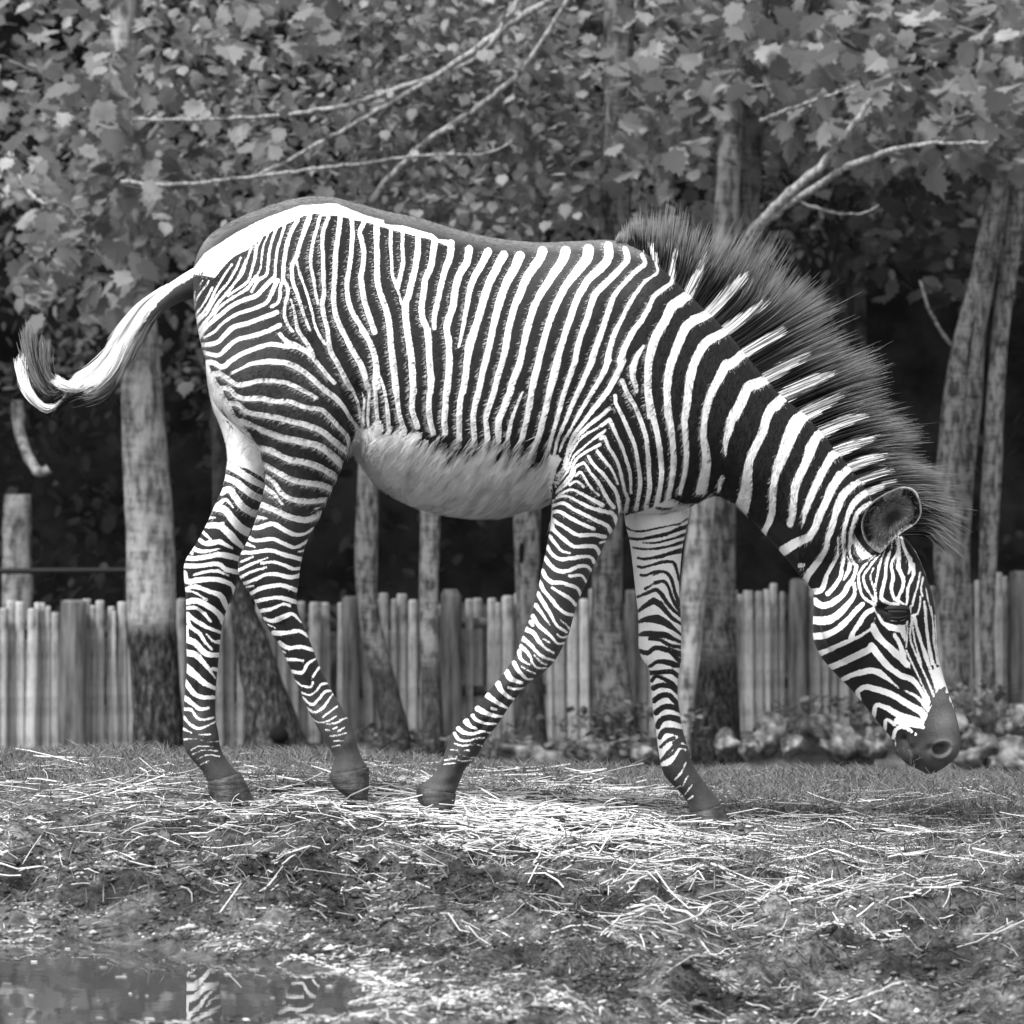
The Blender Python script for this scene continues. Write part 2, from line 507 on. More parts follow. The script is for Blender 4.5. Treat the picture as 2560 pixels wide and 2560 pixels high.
w 10 9 1500 1090 1590 1080
w 9 9 1440 930 1520 920 1580 890
w 9 8 1480 1140 1560 1125
w 9 8 1420 980 1470 985
@ fh 440 1160 4.025
P 400 -400 900 -400 890 160 860 130 740 60 600 10 520 -40 500 -200
w 80 60 530 15 640 80 750 150 880 225
w 70 72 500 135 600 180 700 260 790 320 880 355
w 64 74 455 285 540 255 600 340 680 440 810 505
w 48 20 400 420 500 360 575 435
w 66 92 385 440 490 460 570 560 660 650 750 695
w 34 14 335 540 395 540
w 52 76 305 620 420 620 490 660 560 730
w 76 36 560 730 640 810 700 860
w 36 26 440 605 482 590
w 38 20 265 680 350 760
w 38 56 220 750 300 800 440 780
w 56 16 440 780 570 850
w 50 12 165 840 230 875 340 875 450 850
w 24 24 135 880 165 900
w 44 58 90 945 200 950 340 930 450 910 640 955
w 48 44 70 1025 220 1025 420 1005 500 1060 640 1095
w 24 34 180 1115 320 1080 420 1075
w 34 12 420 1075 530 1125
w 60 40 85 1100 110 1180 250 1165 420 1165 560 1220 595 1330
w 38 58 95 1260 190 1235 330 1280 450 1330 515 1450
w 28 14 95 1270 200 1300 315 1368
w 58 58 100 1390 200 1375 320 1430 430 1510 485 1610
w 38 26 100 1450 200 1450 290 1510 348 1585
w 50 28 110 1510 200 1580 330 1650 450 1695
w 50 26 105 1540 150 1640 230 1700 300 1800 362 1865
w 44 44 105 1640 110 1740
w 16 44 310 1710 370 1780 450 1792
w 70 48 100 1760 190 1800 270 1880 330 1920 440 1922
@ fh 430 1560 3.715
w 70 12 130 265 220 290 320 390 402 505
w 34 30 380 415 440 432
w 80 34 130 405 210 470 290 540 405 602
w 54 32 120 535 200 640 280 680 395 682
w 48 28 110 680 190 740 260 790 340 780
w 34 18 105 790 180 800 230 870 300 890 385 868
w 28 16 105 860 180 940 260 970 405 908
w 22 14 95 970 180 1010
w 13 12 250 1030 360 1025
w 15 13 110 1070 240 1070 310 1090
w 13 11 180 1170 250 1135 380 1140
w 11 10 190 1210 300 1170 420 1180
w 11 9 230 1260 330 1215 440 1230
w 10 9 330 1100 440 1090
w 10 9 260 1310 340 1270
@ ff 1500 1200 4.025
P 100 250 1100 150 1100 1300 900 1932 300 1932 100 900
k 16 16 240 465 330 510 430 515 560 490 700 460 800 440 880 390
k 22 34 290 585 400 595 520 575 680 540 800 490 890 465
k 14 26 430 630 540 635 700 600 870 545
k 16 26 330 680 440 695 560 690 700 665 860 615
k 18 42 380 785 450 795 600 770 720 735 850 705
k 20 26 380 870 430 880 520 855 640 825 740 830 775 920 800 1010
k 22 30 410 955 460 960 550 925 660 930 720 1000 750 1120 800 1260
k 12 12 530 960 590 940
k 26 30 550 1035 640 1020 690 1080 720 1170 760 1260 815 1330
k 20 40 365 1180 470 1140 560 1105 620 1150
k 40 24 620 1150 680 1240 740 1310 830 1380
k 22 55 385 1320 450 1270 540 1215
k 56 20 540 1215 610 1260 680 1340 740 1400 835 1460
k 26 76 385 1430 480 1400 580 1400
k 76 16 580 1400 680 1450 760 1510 825 1565
k 28 68 395 1560 470 1545 560 1560
k 68 22 560 1560 650 1560 740 1600 825 1635
k 28 28 500 1600 600 1610 700 1660 825 1685
k 36 48 400 1720 480 1740 560 1690 680 1710 830 1760
k 36 36 720 1740 780 1800 825 1835
k 30 54 500 1880 580 1830 700 1840 820 1890
k 20 14 455 1095 520 1055
k 8 8 770 900 800 1050 808 1250
@ ff 1480 1620 4.025
P 400 200 1000 200 1000 1100 660 1250 500 900
k 40 38 560 250 680 245 800 240 880 295
k 30 34 600 330 640 285 720 310 800 350 880 430
k 40 40 615 405 690 375 800 390 870 450
k 46 40 625 530 700 480 780 480 840 540 890 605
k 48 40 645 650 710 600 790 590 890 635
k 44 56 660 790 700 720 790 700 910 735
k 40 64 680 900 720 840 800 830 930 865
k 26 38 690 1000 750 940 820 910
k 40 40 830 960 900 920 970 955
k 26 30 690 1140 760 1060 830 980 880 950
k 26 28 700 1130 800 1070 870 990 980 1005
k 42 46 690 1220 800 1200 860 1130 910 1050
k 56 56 710 1290 850 1240 920 1150 970 1060
k 66 70 730 1350 860 1310 940 1220 1010 1140
Q 690 1380 900 1320 980 1180 1040 1120 1340 1560 1340 1800 940 1800
w 15 13 830 1330 900 1250 945 1150
w 15 12 830 1420 890 1385
w 13 12 915 1385 965 1285
w 13 12 930 1480 1005 1380
w 11 10 965 1525 1015 1490
"""
COAT += """
@ body 800 820 4.025
S 385 1020 480 1010 560 1000 640 1010 700 1045 790 1030 850 1010 960 1030 1050 1085 1200 1150 1400 1210 1600 1200 1850 1225 1960 1235 1960 2100 200 2100 305 1245
@ body 1220 900 4.025
S -30 905 130 890 210 950 300 945 370 985 430 950 500 1000 560 950 640 940 700 960 745 1000 700 1100 655 1250 640 1420 660 1700 -60 1700
@ body 1560 900 4.025
P 100 1545 300 1480 380 1430 480 1390 600 1450 760 1440 880 1345 1000 1400 660 1800 -20 1900 -60 1660
k 26 22 330 1490 420 1500 480 1490
k 10 8 380 1560 560 1520 800 1470
@ body 1960 1180 4.025
Q 950 1338 1100 1345 1235 1350 1240 1450 1180 1490 1080 1480 1000 1430
k 16 12 925 1340 1010 1455 1090 1510 1220 1500
k 18 18 1230 1350 1265 1420 1265 1500
@ body 1980 1500 4.025
R 1385 1175 1430 1000 1445 950 1510 895 1570 975 1640 1115 1730 1300 1730 1620 1360 1820 1060 1640 1065 1420 1150 1365 1250 1375 1360 1300
"""
# tone of the dark hair: 0 jet, 1 pale brown-grey (soft patches: x y radius strength, source px)
TONE = [(600,900,120,0.16),(700,1000,150,0.14),(1400,640,90,0.18),(1580,700,60,0.15),(700,1250,110,0.16),
 (2350,1740,34,0.40),(2368,1800,46,0.50),(2372,1860,44,0.42),(2320,1880,40,0.15),(2262,1880,30,0.20),(2310,1925,40,0.19),(2345,1905,40,0.25),
 (1080,1960,80,0.21),(1120,1890,60,0.17),(870,1960,80,0.25),(860,1870,60,0.23),(820,1800,60,0.20),(540,1950,80,0.15),(500,1880,60,0.17),(500,1800,50,0.15),
 (1770,2000,80,0.15),(1720,1930,60,0.15),(1690,1870,50,0.15),(1460,1500,160,0.12),(1330,1650,120,0.15),(1660,2400,5,0.10)]
DORSAL = [(478,640),(500,612),(560,556),(640,524),(720,502),(800,490),(880,504),(960,526),(1040,544),(1110,562),(1180,582),(1260,598),(1340,606),(1420,603),(1500,600),(1560,606),(1600,626)]  # dorsal stripe: brown hair, with its overhead light also put into the tone
# ------------------------------------------------------------------ value noise for terrain and scatter
def vnoise(x, y, s, seed):
    g = np.random.default_rng(seed).random((256, 256))
    u, v = x / s, y / s
    i, j = np.floor(u).astype(int), np.floor(v).astype(int)
    a, b = u - i, v - j
    a, b = a * a * (3 - 2 * a), b * b * (3 - 2 * b)
    i0, j0, i1, j1 = i % 256, j % 256, (i + 1) % 256, (j + 1) % 256
    return (g[j0, i0] * (1 - a) + g[j0, i1] * a) * (1 - b) + (g[j1, i0] * (1 - a) + g[j1, i1] * a) * b - .5

def sstep(a, b, x):
    t = np.clip((x - a) / (b - a), 0, 1)
    return t * t * (3 - 2 * t)

WATER_Z = -0.036
def puddle(x, y):
    """1 at the puddle's middle, 0 at its rim"""
    wob = vnoise(x, y, .22, 5) * .22 + vnoise(x, y, .07, 6) * .10
    return 1 - np.sqrt(((x + 1.10) / .89) ** 2 + ((y + 2.78) / .72) ** 2) + wob

def ground_z(x, y, fine=True):
    z = np.interp(x, [-2.5, -.35, -.14, .37, 1.5, 4], [.012, .004, -.018, -.047, -.05, -.05])
    z = z + -.012 * sstep(.2, 1.1, y) - .66 * sstep(1.25, 5.5, y) - .03 * sstep(-1.2, -2.6, y)
    z = z + np.where(y > 5, np.interp(x, [-3, 0, 4, 8], [-.06, 0, .16, .2]) * sstep(4, 9, y), 0)
    z = z + 1.6 * sstep(15, 40, y)
    rough = .35 + .65 * sstep(.7, -.8, y)
    if fine:
        mud = .7 + 1.3 * sstep(-.4, -1.3, y)
        n1 = vnoise(x, y, .30, 1) * .020 + vnoise(x, y, .11, 2) * .034 * mud + vnoise(x, y, .045, 3) * .020 * mud + vnoise(x, y, .018, 4) * .010 * mud
        pit = -.075 * np.clip(vnoise(x, y, .13, 9) * 2 - .45, 0, 1) * (.6 + .6 * sstep(-.3, -1.0, y))
        near = sstep(14, 3, np.abs(y)) * sstep(14, 3, np.abs(x))
        z = z + (n1 + pit) * rough * near
    p = puddle(x, y)
    shore = WATER_Z - p * np.where(p < 0, .13, .20)
    if fine: shore = shore + (vnoise(x, y, .05, 41) * .016 + vnoise(x, y, .02, 42) * .007) * np.where(p < 0, 1, .3)
    k = sstep(-.40, -.12, p)
    z = z * (1 - k) + shore * k
    return z

# nonuniform grid: dense where the lens looks, coarse out to the horizon
def axis(lo, hi, step, far, grow):
    a = list(np.arange(lo, hi, step)); s = step
    while a[-1] < far: s *= grow; a.append(a[-1] + s)
    s = step
    while a[0] > -far: s *= grow; a.insert(0, a[0] - s)
    return np.array(a)
ax_ = axis(-1.25, 1.25, .0112, 120, 1.12)
ay_ = axis(-3.5, 1.9, .0120, 120, 1.10)
X, Y = np.meshgrid(ax_, ay_)
Z = ground_z(X, Y)
nx, ny = len(ax_), len(ay_)
V = np.stack([X, Y, Z], -1).reshape(-1, 3)
idx = np.arange(nx * ny).reshape(ny, nx)
F = np.stack([idx[:-1, :-1], idx[:-1, 1:], idx[1:, 1:], idx[1:, :-1]], -1).reshape(-1, 4)

mg, n, l, b = nodes("muddy_ground", .9, .3)
tc = n.new("ShaderNodeTexCoord")
n1 = noise(n, l, tc.outputs["Object"], 34, 8, .72)
n2 = noise(n, l, tc.outputs["Object"], 120, 6, .75)
n3 = noise(n, l, tc.outputs["Object"], 3.2, 4, .6)
mixn = math_node(n, l, 'ADD', math_node(n, l, 'MULTIPLY', n1.outputs["Fac"], .55), math_node(n, l, 'MULTIPLY', n2.outputs["Fac"], .45))
r1 = ramp(n, [(.36, .014), (.44, .055), (.52, .16), (.60, .32), (.70, .52)]); l.new(mixn, r1.inputs[0])
wet = attr_node(n, "wet")
mxw = n.new("ShaderNodeMix"); mxw.data_type = 'RGBA'; mxw.blend_type = 'MULTIPLY'
l.new(math_node(n, l, 'MULTIPLY', wet.outputs["Fac"], .35), mxw.inputs["Factor"]); l.new(r1.outputs[0], mxw.inputs["A"]); mxw.inputs["B"].default_value = grey(.4)
r3 = ramp(n, [(.35, .7), (.65, 1.15)]); l.new(n3.outputs["Fac"], r3.inputs[0])
mx3 = n.new("ShaderNodeMix"); mx3.data_type = 'RGBA'; mx3.blend_type = 'MULTIPLY'; mx3.inputs["Factor"].default_value = 1
l.new(mxw.outputs["Result"], mx3.inputs["A"]); l.new(r3.outputs[0], mx3.inputs["B"])
dmp = attr_node(n, "damp"); mx4 = n.new("ShaderNodeMix"); mx4.data_type = 'RGBA'; mx4.blend_type = 'MULTIPLY'; mx4.inputs["Factor"].default_value = 1
l.new(mx3.outputs["Result"], mx4.inputs["A"]); l.new(dmp.outputs["Fac"], mx4.inputs["B"])
l.new(mx4.outputs["Result"], b.inputs["Base Color"])
gloss = math_node(n, l, 'MULTIPLY', wet.outputs["Fac"], math_node(n, l, 'MULTIPLY', math_node(n, l, 'SUBTRACT', n1.outputs["Fac"], .34), 5.0, True))
l.new(gloss, b.inputs["Coat Weight"]); b.inputs["Coat Roughness"].default_value = .24; b.inputs["Coat IOR"].default_value = 1.6
l.new(math_node(n, l, 'SUBTRACT', .9, math_node(n, l, 'MULTIPLY', gloss, .72)), b.inputs["Roughness"])
l.new(math_node(n, l, 'ADD', .25, math_node(n, l, 'MULTIPLY', gloss, .75)), b.inputs["Specular IOR Level"])
bump(n, l, b, mixn, .03, 1.0)
ground = mesh_np("ground", V, F, mg)
ground["kind"] = "structure"
p_ = puddle(V[:, 0], V[:, 1])
wetv = np.maximum(np.exp(-((p_ + .10) / .20) ** 2), .9 * sstep(-2.2, -3.0, V[:, 1]) * sstep(-.4, .3, V[:, 0]) * np.clip(.4 + vnoise(V[:, 0], V[:, 1], .16, 12) * 2.4, 0, 1))
attr(ground.data, "wet", np.clip(wetv, 0, 1))
def damp(x, y):
    """trodden damp patches: 0.3 soaked dark mud .. 1.3 dry litter"""
    v = vnoise(x, y * .8, .30, 81) * .9 + vnoise(x, y * .7, .10, 82) * 1.4 + vnoise(x, y, .03, 83) * 1.3
    return np.clip(.95 + 1.1 * v + .30 * sstep(-2.3, -3.0, y), .34, 1.5)
attr(ground.data, "damp", damp(V[:, 0], V[:, 1]))

# ------------------------------------------------------------------ puddle water
mw, n, l, b = nodes("puddle_water", .012, .5)
b.inputs["Base Color"].default_value = grey(.062)
b.inputs["IOR"].default_value = 1.33
tc = n.new("ShaderNodeTexCoord"); nw = noise(n, l, tc.outputs["Object"], 9, 2)
bump(n, l, b, nw.outputs["Fac"], .003, .025)
th = np.linspace(0, 2 * math.pi, 64, endpoint=False)
PV = np.vstack([[-1.10, -2.78, WATER_Z], np.stack([-1.10 + .99 * np.cos(th), -2.78 + .83 * np.sin(th), np.full(64, WATER_Z)], 1)])
PF = np.array([[0, 1 + j, 1 + (j + 1) % 64] for j in range(64)])
water = mesh_np("puddle_water", PV, PF, mw, smooth=False)
water["kind"] = "structure"

# ------------------------------------------------------------------ straw, chaff and grass
def tubes(name, cv, rad, mat, shade, sides=3):
    """cv (n,k,3) centre lines -> thin closed-section tubes"""
    n_, k, _ = cv.shape
    d = np.gradient(cv, axis=1); d /= np.linalg.norm(d, axis=2, keepdims=True) + 1e-9
    up = rng.normal(size=(n_, 1, 3))
    s1 = np.cross(d, up); s1 /= np.linalg.norm(s1, axis=2, keepdims=True) + 1e-9
    s2 = np.cross(d, s1)
    ang = np.arange(sides) * 2 * math.pi / sides
    ring = cv[:, :, None] + rad[:, :, None, None] * (np.cos(ang)[None, None, :, None] * s1[:, :, None] + np.sin(ang)[None, None, :, None] * s2[:, :, None])
    Vt = ring.reshape(-1, 3)
    base = (np.arange(n_) * k * sides)[:, None, None]; i = np.arange(k - 1)[None, :, None] * sides; j = np.arange(sides)[None, None, :]
    j2 = (j + 1) % sides
    Ft = np.stack([base + i + j, base + i + j2, base + i + sides + j2, base + i + sides + j], -1).reshape(-1, 4)
    o = mesh_np(name, Vt, Ft, mat)
    attr(o.data, "shade", np.repeat(shade, k * sides))
    return o

def shade_material(name, rough=.7, spec=.2, trans=0.0, var=.3, scale=90):
    m, n, l, b = nodes(name, rough, spec)
    a = attr_node(n, "shade"); tc = n.new("ShaderNodeTexCoord"); z = noise(n, l, tc.outputs["Object"], scale, 3)
    r = ramp(n, [(.3, 1 - var), (.7, 1 + var * .3)]); l.new(z.outputs["Fac"], r.inputs[0])
    mx = n.new("ShaderNodeMix"); mx.data_type = 'RGBA'; mx.blend_type = 'MULTIPLY'; mx.inputs["Factor"].default_value = 1
    l.new(a.outputs["Fac"], mx.inputs["A"]); l.new(r.outputs[0], mx.inputs["B"])
    l.new(mx.outputs["Result"], b.inputs["Base Color"])
    if trans:
        t = n.new("ShaderNodeBsdfTranslucent"); l.new(mx.outputs["Result"], t.inputs[0])
        ms = n.new("ShaderNodeMixShader"); ms.inputs[0].default_value = trans
        l.new(b.outputs[0], ms.inputs[1]); l.new(t.outputs[0], ms.inputs[2]); l.new(ms.outputs[0], n["Material Output"].inputs[0])
    return m
M_STRAW = shade_material("dry_straw", .5, .35)
M_GRASS = shade_material("short_grass", .7, .2, .25)

def row_to_y(row, z=-.02):
    return (CAM_Z - z) * PXM * 10 / (row - 950) - CAM_D

def blob(n_, px0, px1, r0, r1):
    """points scattered over a patch given in drawing px"""
    row = rng.uniform(r0, r1, n_) + rng.normal(0, (r1 - r0) * .10, n_)
    px_ = rng.uniform(px0, px1, n_) + rng.normal(0, (px1 - px0) * .10, n_)
    y = row_to_y(np.clip(row, 1862, 2700)); x = (px_ - 1280) / PXM * (CAM_D + y) / CAM_D
    return np.stack([x, y], 1)

def lay(pts, length, lift, k=4, bend=.30, flat=.5):
    n_ = len(pts)
    th = rng.uniform(0, 2 * math.pi, n_)
    t = np.linspace(-.5, .5, k)
    cur = rng.normal(0, bend, n_)
    ang = th[:, None] + cur[:, None] * t[None] * 2
    dx = np.cumsum(np.cos(ang) * (1 / (k - 1)), 1); dy = np.cumsum(np.sin(ang) * (1 / (k - 1)), 1)
    dx -= dx.mean(1, keepdims=True); dy -= dy.mean(1, keepdims=True)
    x = pts[:, :1] + dx * length[:, None]; y = pts[:, 1:] + dy * length[:, None]
    zc = ground_z(x.ravel(), y.ravel()).reshape(n_, k)
    zl = np.maximum(zc.mean(1, keepdims=True), zc * .6 + zc.max(1, keepdims=True) * .4)
    tilt = rng.normal(0, .10, n_)[:, None] * (t[None] + .5) * length[:, None] * (1 - flat) * 2
    z = zl + lift[:, None] + np.abs(tilt)
    return np.stack([x, y, z], -1)

pts = np.vstack([blob(1500, 1060, 1720, 1925, 2075), blob(260, 880, 1120, 1930, 2070), blob(420, 1100, 1700, 2060, 2160), blob(420, 1650, 2300, 2000, 2220), blob(230, 1500, 2200, 2180, 2320),
                 blob(420, 100, 900, 1915, 2080), blob(260, 0, 1100, 2040, 2260), blob(300, 1750, 2560, 1930, 2120), blob(260, 1300, 2560, 2100, 2300), blob(90, 0, 2560, 2250, 2560), blob(240, 0, 2560, 1880, 2300)])
ok = puddle(pts[:, 0], pts[:, 1]) < -.05
pts = pts[ok]
NS = len(pts)
ln_ = np.clip(rng.lognormal(-2.92, .58, NS), .015, .22)
dens = np.exp(-((pts[:, 0] - .05) / .30) ** 2 - ((pts[:, 1] + .05) / .55) ** 2)
cv = lay(pts, ln_, .003 + rng.random(NS) * (.004 + .016 * dens))
rad = (rng.uniform(.0004, .0014, NS) + .0006 * dens + np.where(rng.random(NS) < .10, rng.uniform(.0004, .0014, NS), 0))[:, None] * np.ones((1, 4))
straw = tubes("straw", cv, rad, M_STRAW, np.clip(rng.normal(.60, .2, NS) + .22 * dens, .12, .9))
straw["kind"] = "stuff"; tag(straw, "pale dry straw stems strewn over the muddy ground", "straw")

# broken chaff and dung flakes: little flat leaves of every tone
NC = 34000
pc = np.vstack([blob(15000, 0, 2560, 2080, 2560), blob(9000, 0, 2560, 1900, 2200), blob(8000, 1050, 1800, 1920, 2120), blob(9000, 900, 2560, 2330, 2560)])
pc = pc[puddle(pc[:, 0], pc[:, 1]) < -.02]; NC = len(pc)
cvc = lay(pc, np.clip(rng.lognormal(-4.45, .55, NC), .004, .05), rng.random(NC) * .006 + .001, k=2, bend=.5, flat=.2)
wide = rng.uniform(.0004, .0016, NC)
chv = np.where(rng.random(NC) < np.clip(.16 + 1.1 * vnoise(pc[:, 0], pc[:, 1], .18, 55), .03, .6), rng.uniform(.4, .85, NC), rng.uniform(.015, .13, NC))
chv = np.clip(chv * damp(pc[:, 0], pc[:, 1]) ** 1.3, .01, .85)
chaff = tubes("chaff", cvc, wide[:, None] * np.array([1, .5])[None], M_STRAW, chv)
chaff["kind"] = "stuff"; tag(chaff, "fine broken chaff and dung flakes trodden into the mud", "chaff")

# crumbs of mud and dung: small faceted clods
def clods(name, pts, size, shade, mat):
    n_ = len(pts)
    o8 = np.array([(1, 0, 0), (-1, 0, 0), (0, 1, 0), (0, -1, 0), (0, 0, 1), (0, 0, -1)], float)
    f8 = np.array([(0, 2, 4), (2, 1, 4), (1, 3, 4), (3, 0, 4), (2, 0, 5), (1, 2, 5), (3, 1, 5), (0, 3, 5)])
    V = o8[None] * rng.uniform(.5, 1.2, (n_, 6, 1)) + rng.normal(0, .18, (n_, 6, 3))
    th = rng.uniform(0, 6.3, n_); c, s = np.cos(th)[:, None], np.sin(th)[:, None]
    V = np.stack([V[..., 0] * c * 1.25 - V[..., 1] * s, V[..., 0] * s * 1.25 + V[..., 1] * c, V[..., 2] * .62], -1) * size[:, None, None]
    V += np.stack([pts[:, 0], pts[:, 1], ground_z(pts[:, 0], pts[:, 1]) + size * .15], 1)[:, None]
    o = mesh_np(name, V.reshape(-1, 3), (f8[None] + (np.arange(n_) * 6)[:, None, None]).reshape(-1, 3), mat, smooth=False)
    attr(o.data, "shade", np.repeat(shade, 6)); o["kind"] = "stuff"
    return o
pk = np.vstack([blob(26000, -60, 2620, 2090, 2570), blob(9000, -60, 2620, 1960, 2140), blob(9000, -60, 1300, 2120, 2380)])
pk = pk[(puddle(pk[:, 0], pk[:, 1]) < -.03) & (vnoise(pk[:, 0], pk[:, 1], .12, 58) + .5 * vnoise(pk[:, 0], pk[:, 1], .04, 59) > -.22)]
nk = len(pk)
cl = clods("mud_crumbs", pk, np.clip(rng.lognormal(-5.65, .5, nk), .0014, .012), np.where(rng.random(nk) < .2, rng.uniform(.22, .5, nk), rng.uniform(.02, .19, nk)) * damp(pk[:, 0], pk[:, 1]) ** 1.2, shade_material("mud_crumb", .85, .3, 0, .5, 240))
tag(cl, "dark crumbs of mud and dung covering the trampled ground", "mud")
# pale sodden litter washed up along the water's edge
pe = np.stack([rng.uniform(-1.4, .15, 60000), rng.uniform(-3.4, -1.8, 60000)], 1); pq = puddle(pe[:, 0], pe[:, 1])
pe = pe[(pq < -.005) & (pq > -.16) & (rng.random(60000) < np.exp(pq * 16)) & (vnoise(pe[:, 0], pe[:, 1], .10, 57) > -.12)][:5200]; ne = len(pe)
ce = lay(pe, np.clip(rng.lognormal(-4.5, .5, ne), .004, .03), rng.random(ne) * .003, k=3, bend=.5)
lt = tubes("washed_up_litter", ce, rng.uniform(.0006, .0020, ne)[:, None] * np.array([[.6, 1, .4]]), M_STRAW, rng.uniform(.35, .9, ne))
lt["kind"] = "stuff"; tag(lt, "pale sodden litter washed up along the rim of the puddle", "litter")
# bits floating on the puddle
NW = 150
pw = np.stack([rng.uniform(-1.6, -.15, 900), rng.uniform(-3.3, -2.1, 900)], 1); pw = pw[puddle(pw[:, 0], pw[:, 1]) > .03][:NW]; NW = len(pw)
cw = lay(pw, rng.uniform(.003, .016, NW), np.zeros(NW), k=3, bend=.4); cw[..., 2] = WATER_Z + .001
bits = tubes("floating_chaff", cw, rng.uniform(.0004, .0012, NW)[:, None] * np.ones((1, 3)), M_STRAW, rng.uniform(.4, .85, NW))
bits["kind"] = "stuff"; tag(bits, "small pale bits of chaff floating on the puddle", "chaff")

NG = 42000
pg = np.vstack([blob(18000, -80, 2640, 1868, 1990), blob(7000, 1500, 2640, 1890, 2150), blob(4000, -80, 2640, 1960, 2300)])
gy2 = rng.uniform(1.0, 1.6, 6000); gx2 = rng.uniform(-1.25, 1.25, 6000)
pg = np.vstack([pg, np.stack([gx2, gy2], 1)])
keep = vnoise(pg[:, 0], pg[:, 1], .14, 33) > -.12
pg = pg[keep]; NG = len(pg)
hb = rng.uniform(.010, .030, NG) * (.7 + .8 * (vnoise(pg[:, 0], pg[:, 1], .2, 34) + .5))
lean = rng.normal(0, .75, (NG, 2)) * hb[:, None]
zb = ground_z(pg[:, 0], pg[:, 1])
t3 = np.array([0, .55, 1.])
cg = np.stack([pg[:, :1] + lean[:, :1] * t3 ** 1.6, pg[:, 1:] + lean[:, 1:] * t3 ** 1.6, zb[:, None] - .003 + hb[:, None] * t3], -1)
wg = rng.uniform(.0007, .0016, NG)[:, None] * np.array([1, .8, .1])[None]
grass = tubes("grass", cg, wg, M_GRASS, rng.uniform(.12, .34, NG))
grass["kind"] = "stuff"; tag(grass, "short trampled grass along the top of the bank", "grass")
# ------------------------------------------------------------------ coat fields
CELL = 1.5
GX0, GY0, GW, GH = 380, 420, int(2140 / CELL), int(1720 / CELL)
gx = GX0 + np.arange(GW) * CELL
gy = GY0 + np.arange(GH) * CELL
FIELD = {k: np.full((GH, GW), 60.0, np.float32) for k in ("body", "fh", "ff")}   # <0 white, >0 dark (px to the edge)

def seg_dist(F, pts, wid, white):
    """union of a tapered stroke with the field"""
    r = wid.max() + 14
    x0, y0 = pts.min(0) - r; x1, y1 = pts.max(0) + r
    i0, i1 = max(0, int((x0 - GX0) / CELL)), min(GW, int((x1 - GX0) / CELL) + 2)
    j0, j1 = max(0, int((y0 - GY0) / CELL)), min(GH, int((y1 - GY0) / CELL) + 2)
    if i1 <= i0 or j1 <= j0: return
    for a, b, ra, rb in zip(pts[:-1], pts[1:], wid[:-1], wid[1:]):
        R = max(ra, rb) + 14
        ii0, ii1 = max(i0, int((min(a[0], b[0]) - R - GX0) / CELL)), min(i1, int((max(a[0], b[0]) + R - GX0) / CELL) + 2)
        jj0, jj1 = max(j0, int((min(a[1], b[1]) - R - GY0) / CELL)), min(j1, int((max(a[1], b[1]) + R - GY0) / CELL) + 2)
        if ii1 <= ii0 or jj1 <= jj0: continue
        X, Y = gx[None, ii0:ii1], gy[jj0:jj1, None]
        d = b - a; L2 = max(d @ d, 1e-6)
        t = np.clip(((X - a[0]) * d[0] + (Y - a[1]) * d[1]) / L2, 0, 1)
        D = np.hypot(X - a[0] - t * d[0], Y - a[1] - t * d[1]) - (ra + (rb - ra) * t)
        V = F[jj0:jj1, ii0:ii1]
        if white: np.minimum(V, D, out=V)
        else: np.maximum(V, -D, out=V)

def poly_field(F, pts, white, soft=False):
    x0, y0 = pts.min(0) - 16; x1, y1 = pts.max(0) + 16
    i0, i1 = max(0, int((x0 - GX0) / CELL)), min(GW, int((x1 - GX0) / CELL) + 2)
    j0, j1 = max(0, int((y0 - GY0) / CELL)), min(GH, int((y1 - GY0) / CELL) + 2)
    X, Y = gx[None, i0:i1], gy[j0:j1, None]
    ins = np.zeros((j1 - j0, i1 - i0), bool); D = np.full(ins.shape, 99.0)
    for a, b in zip(pts, np.roll(pts, -1, 0)):
        d = b - a; t = np.clip(((X - a[0]) * d[0] + (Y - a[1]) * d[1]) / max(d @ d, 1e-6), 0, 1)
        D = np.minimum(D, np.hypot(X - a[0] - t * d[0], Y - a[1] - t * d[1]))
        if a[1] != b[1]:
            c = ((a[1] > Y) != (b[1] > Y)) & (X < (b[0] - a[0]) * (Y - a[1]) / (b[1] - a[1]) + a[0])
            ins ^= c
    D = np.where(ins, -D, D)
    V = F[j0:j1, i0:i1]
    if soft:                                              # hair breaks the edge up
        U_, V_ = X * -.55 + Y * .83, X * .83 + Y * .55
        amt = soft * (np.clip((X - 890) / 80, .1, 1) * np.clip((1390 - X) / 60, .1, 1) if soft > 50 else 1)
        D = D + (vnoise(V_ * 9, U_, 44., 61) + vnoise(V_ * 3.2, U_, 60., 62) * .7) * amt
    if white: np.minimum(V, D, out=V)
    else: np.maximum(V, -D, out=V)

for line in COAT.strip().splitlines():
    s = line.split()
    if not s: continue
    if s[0] == '@':
        F, org, sc = FIELD[s[1]], np.array([float(s[2]), float(s[3])]), float(s[4]); continue
    if s[0] in 'wk':
        w0, w1 = float(s[1]), float(s[2])
        p, t = catmull(org + np.array(s[3:], float).reshape(-1, 2) / sc, 5)
        seg_dist(F, p, np.maximum((w0 + (w1 - w0) * t) / sc / 2 * (1.25 if F is FIELD['ff'] and s[0] == 'k' else 1), 1.5), s[0] == 'w')
    else:
        poly_field(F, org + np.array(s[1:], float).reshape(-1, 2) / sc, s[0] in 'PS', {'S': 52, 'R': 26}.get(s[0], 0))

def sample(F, px, py):
    u = np.clip((px - GX0) / CELL, 0, GW - 1.01); v = np.clip((py - GY0) / CELL, 0, GH - 1.01)
    i, j = u.astype(int), v.astype(int); a, b = u - i, v - j
    return (F[j, i] * (1 - a) + F[j, i + 1] * a) * (1 - b) + (F[j + 1, i] * (1 - a) + F[j + 1, i + 1] * a) * b

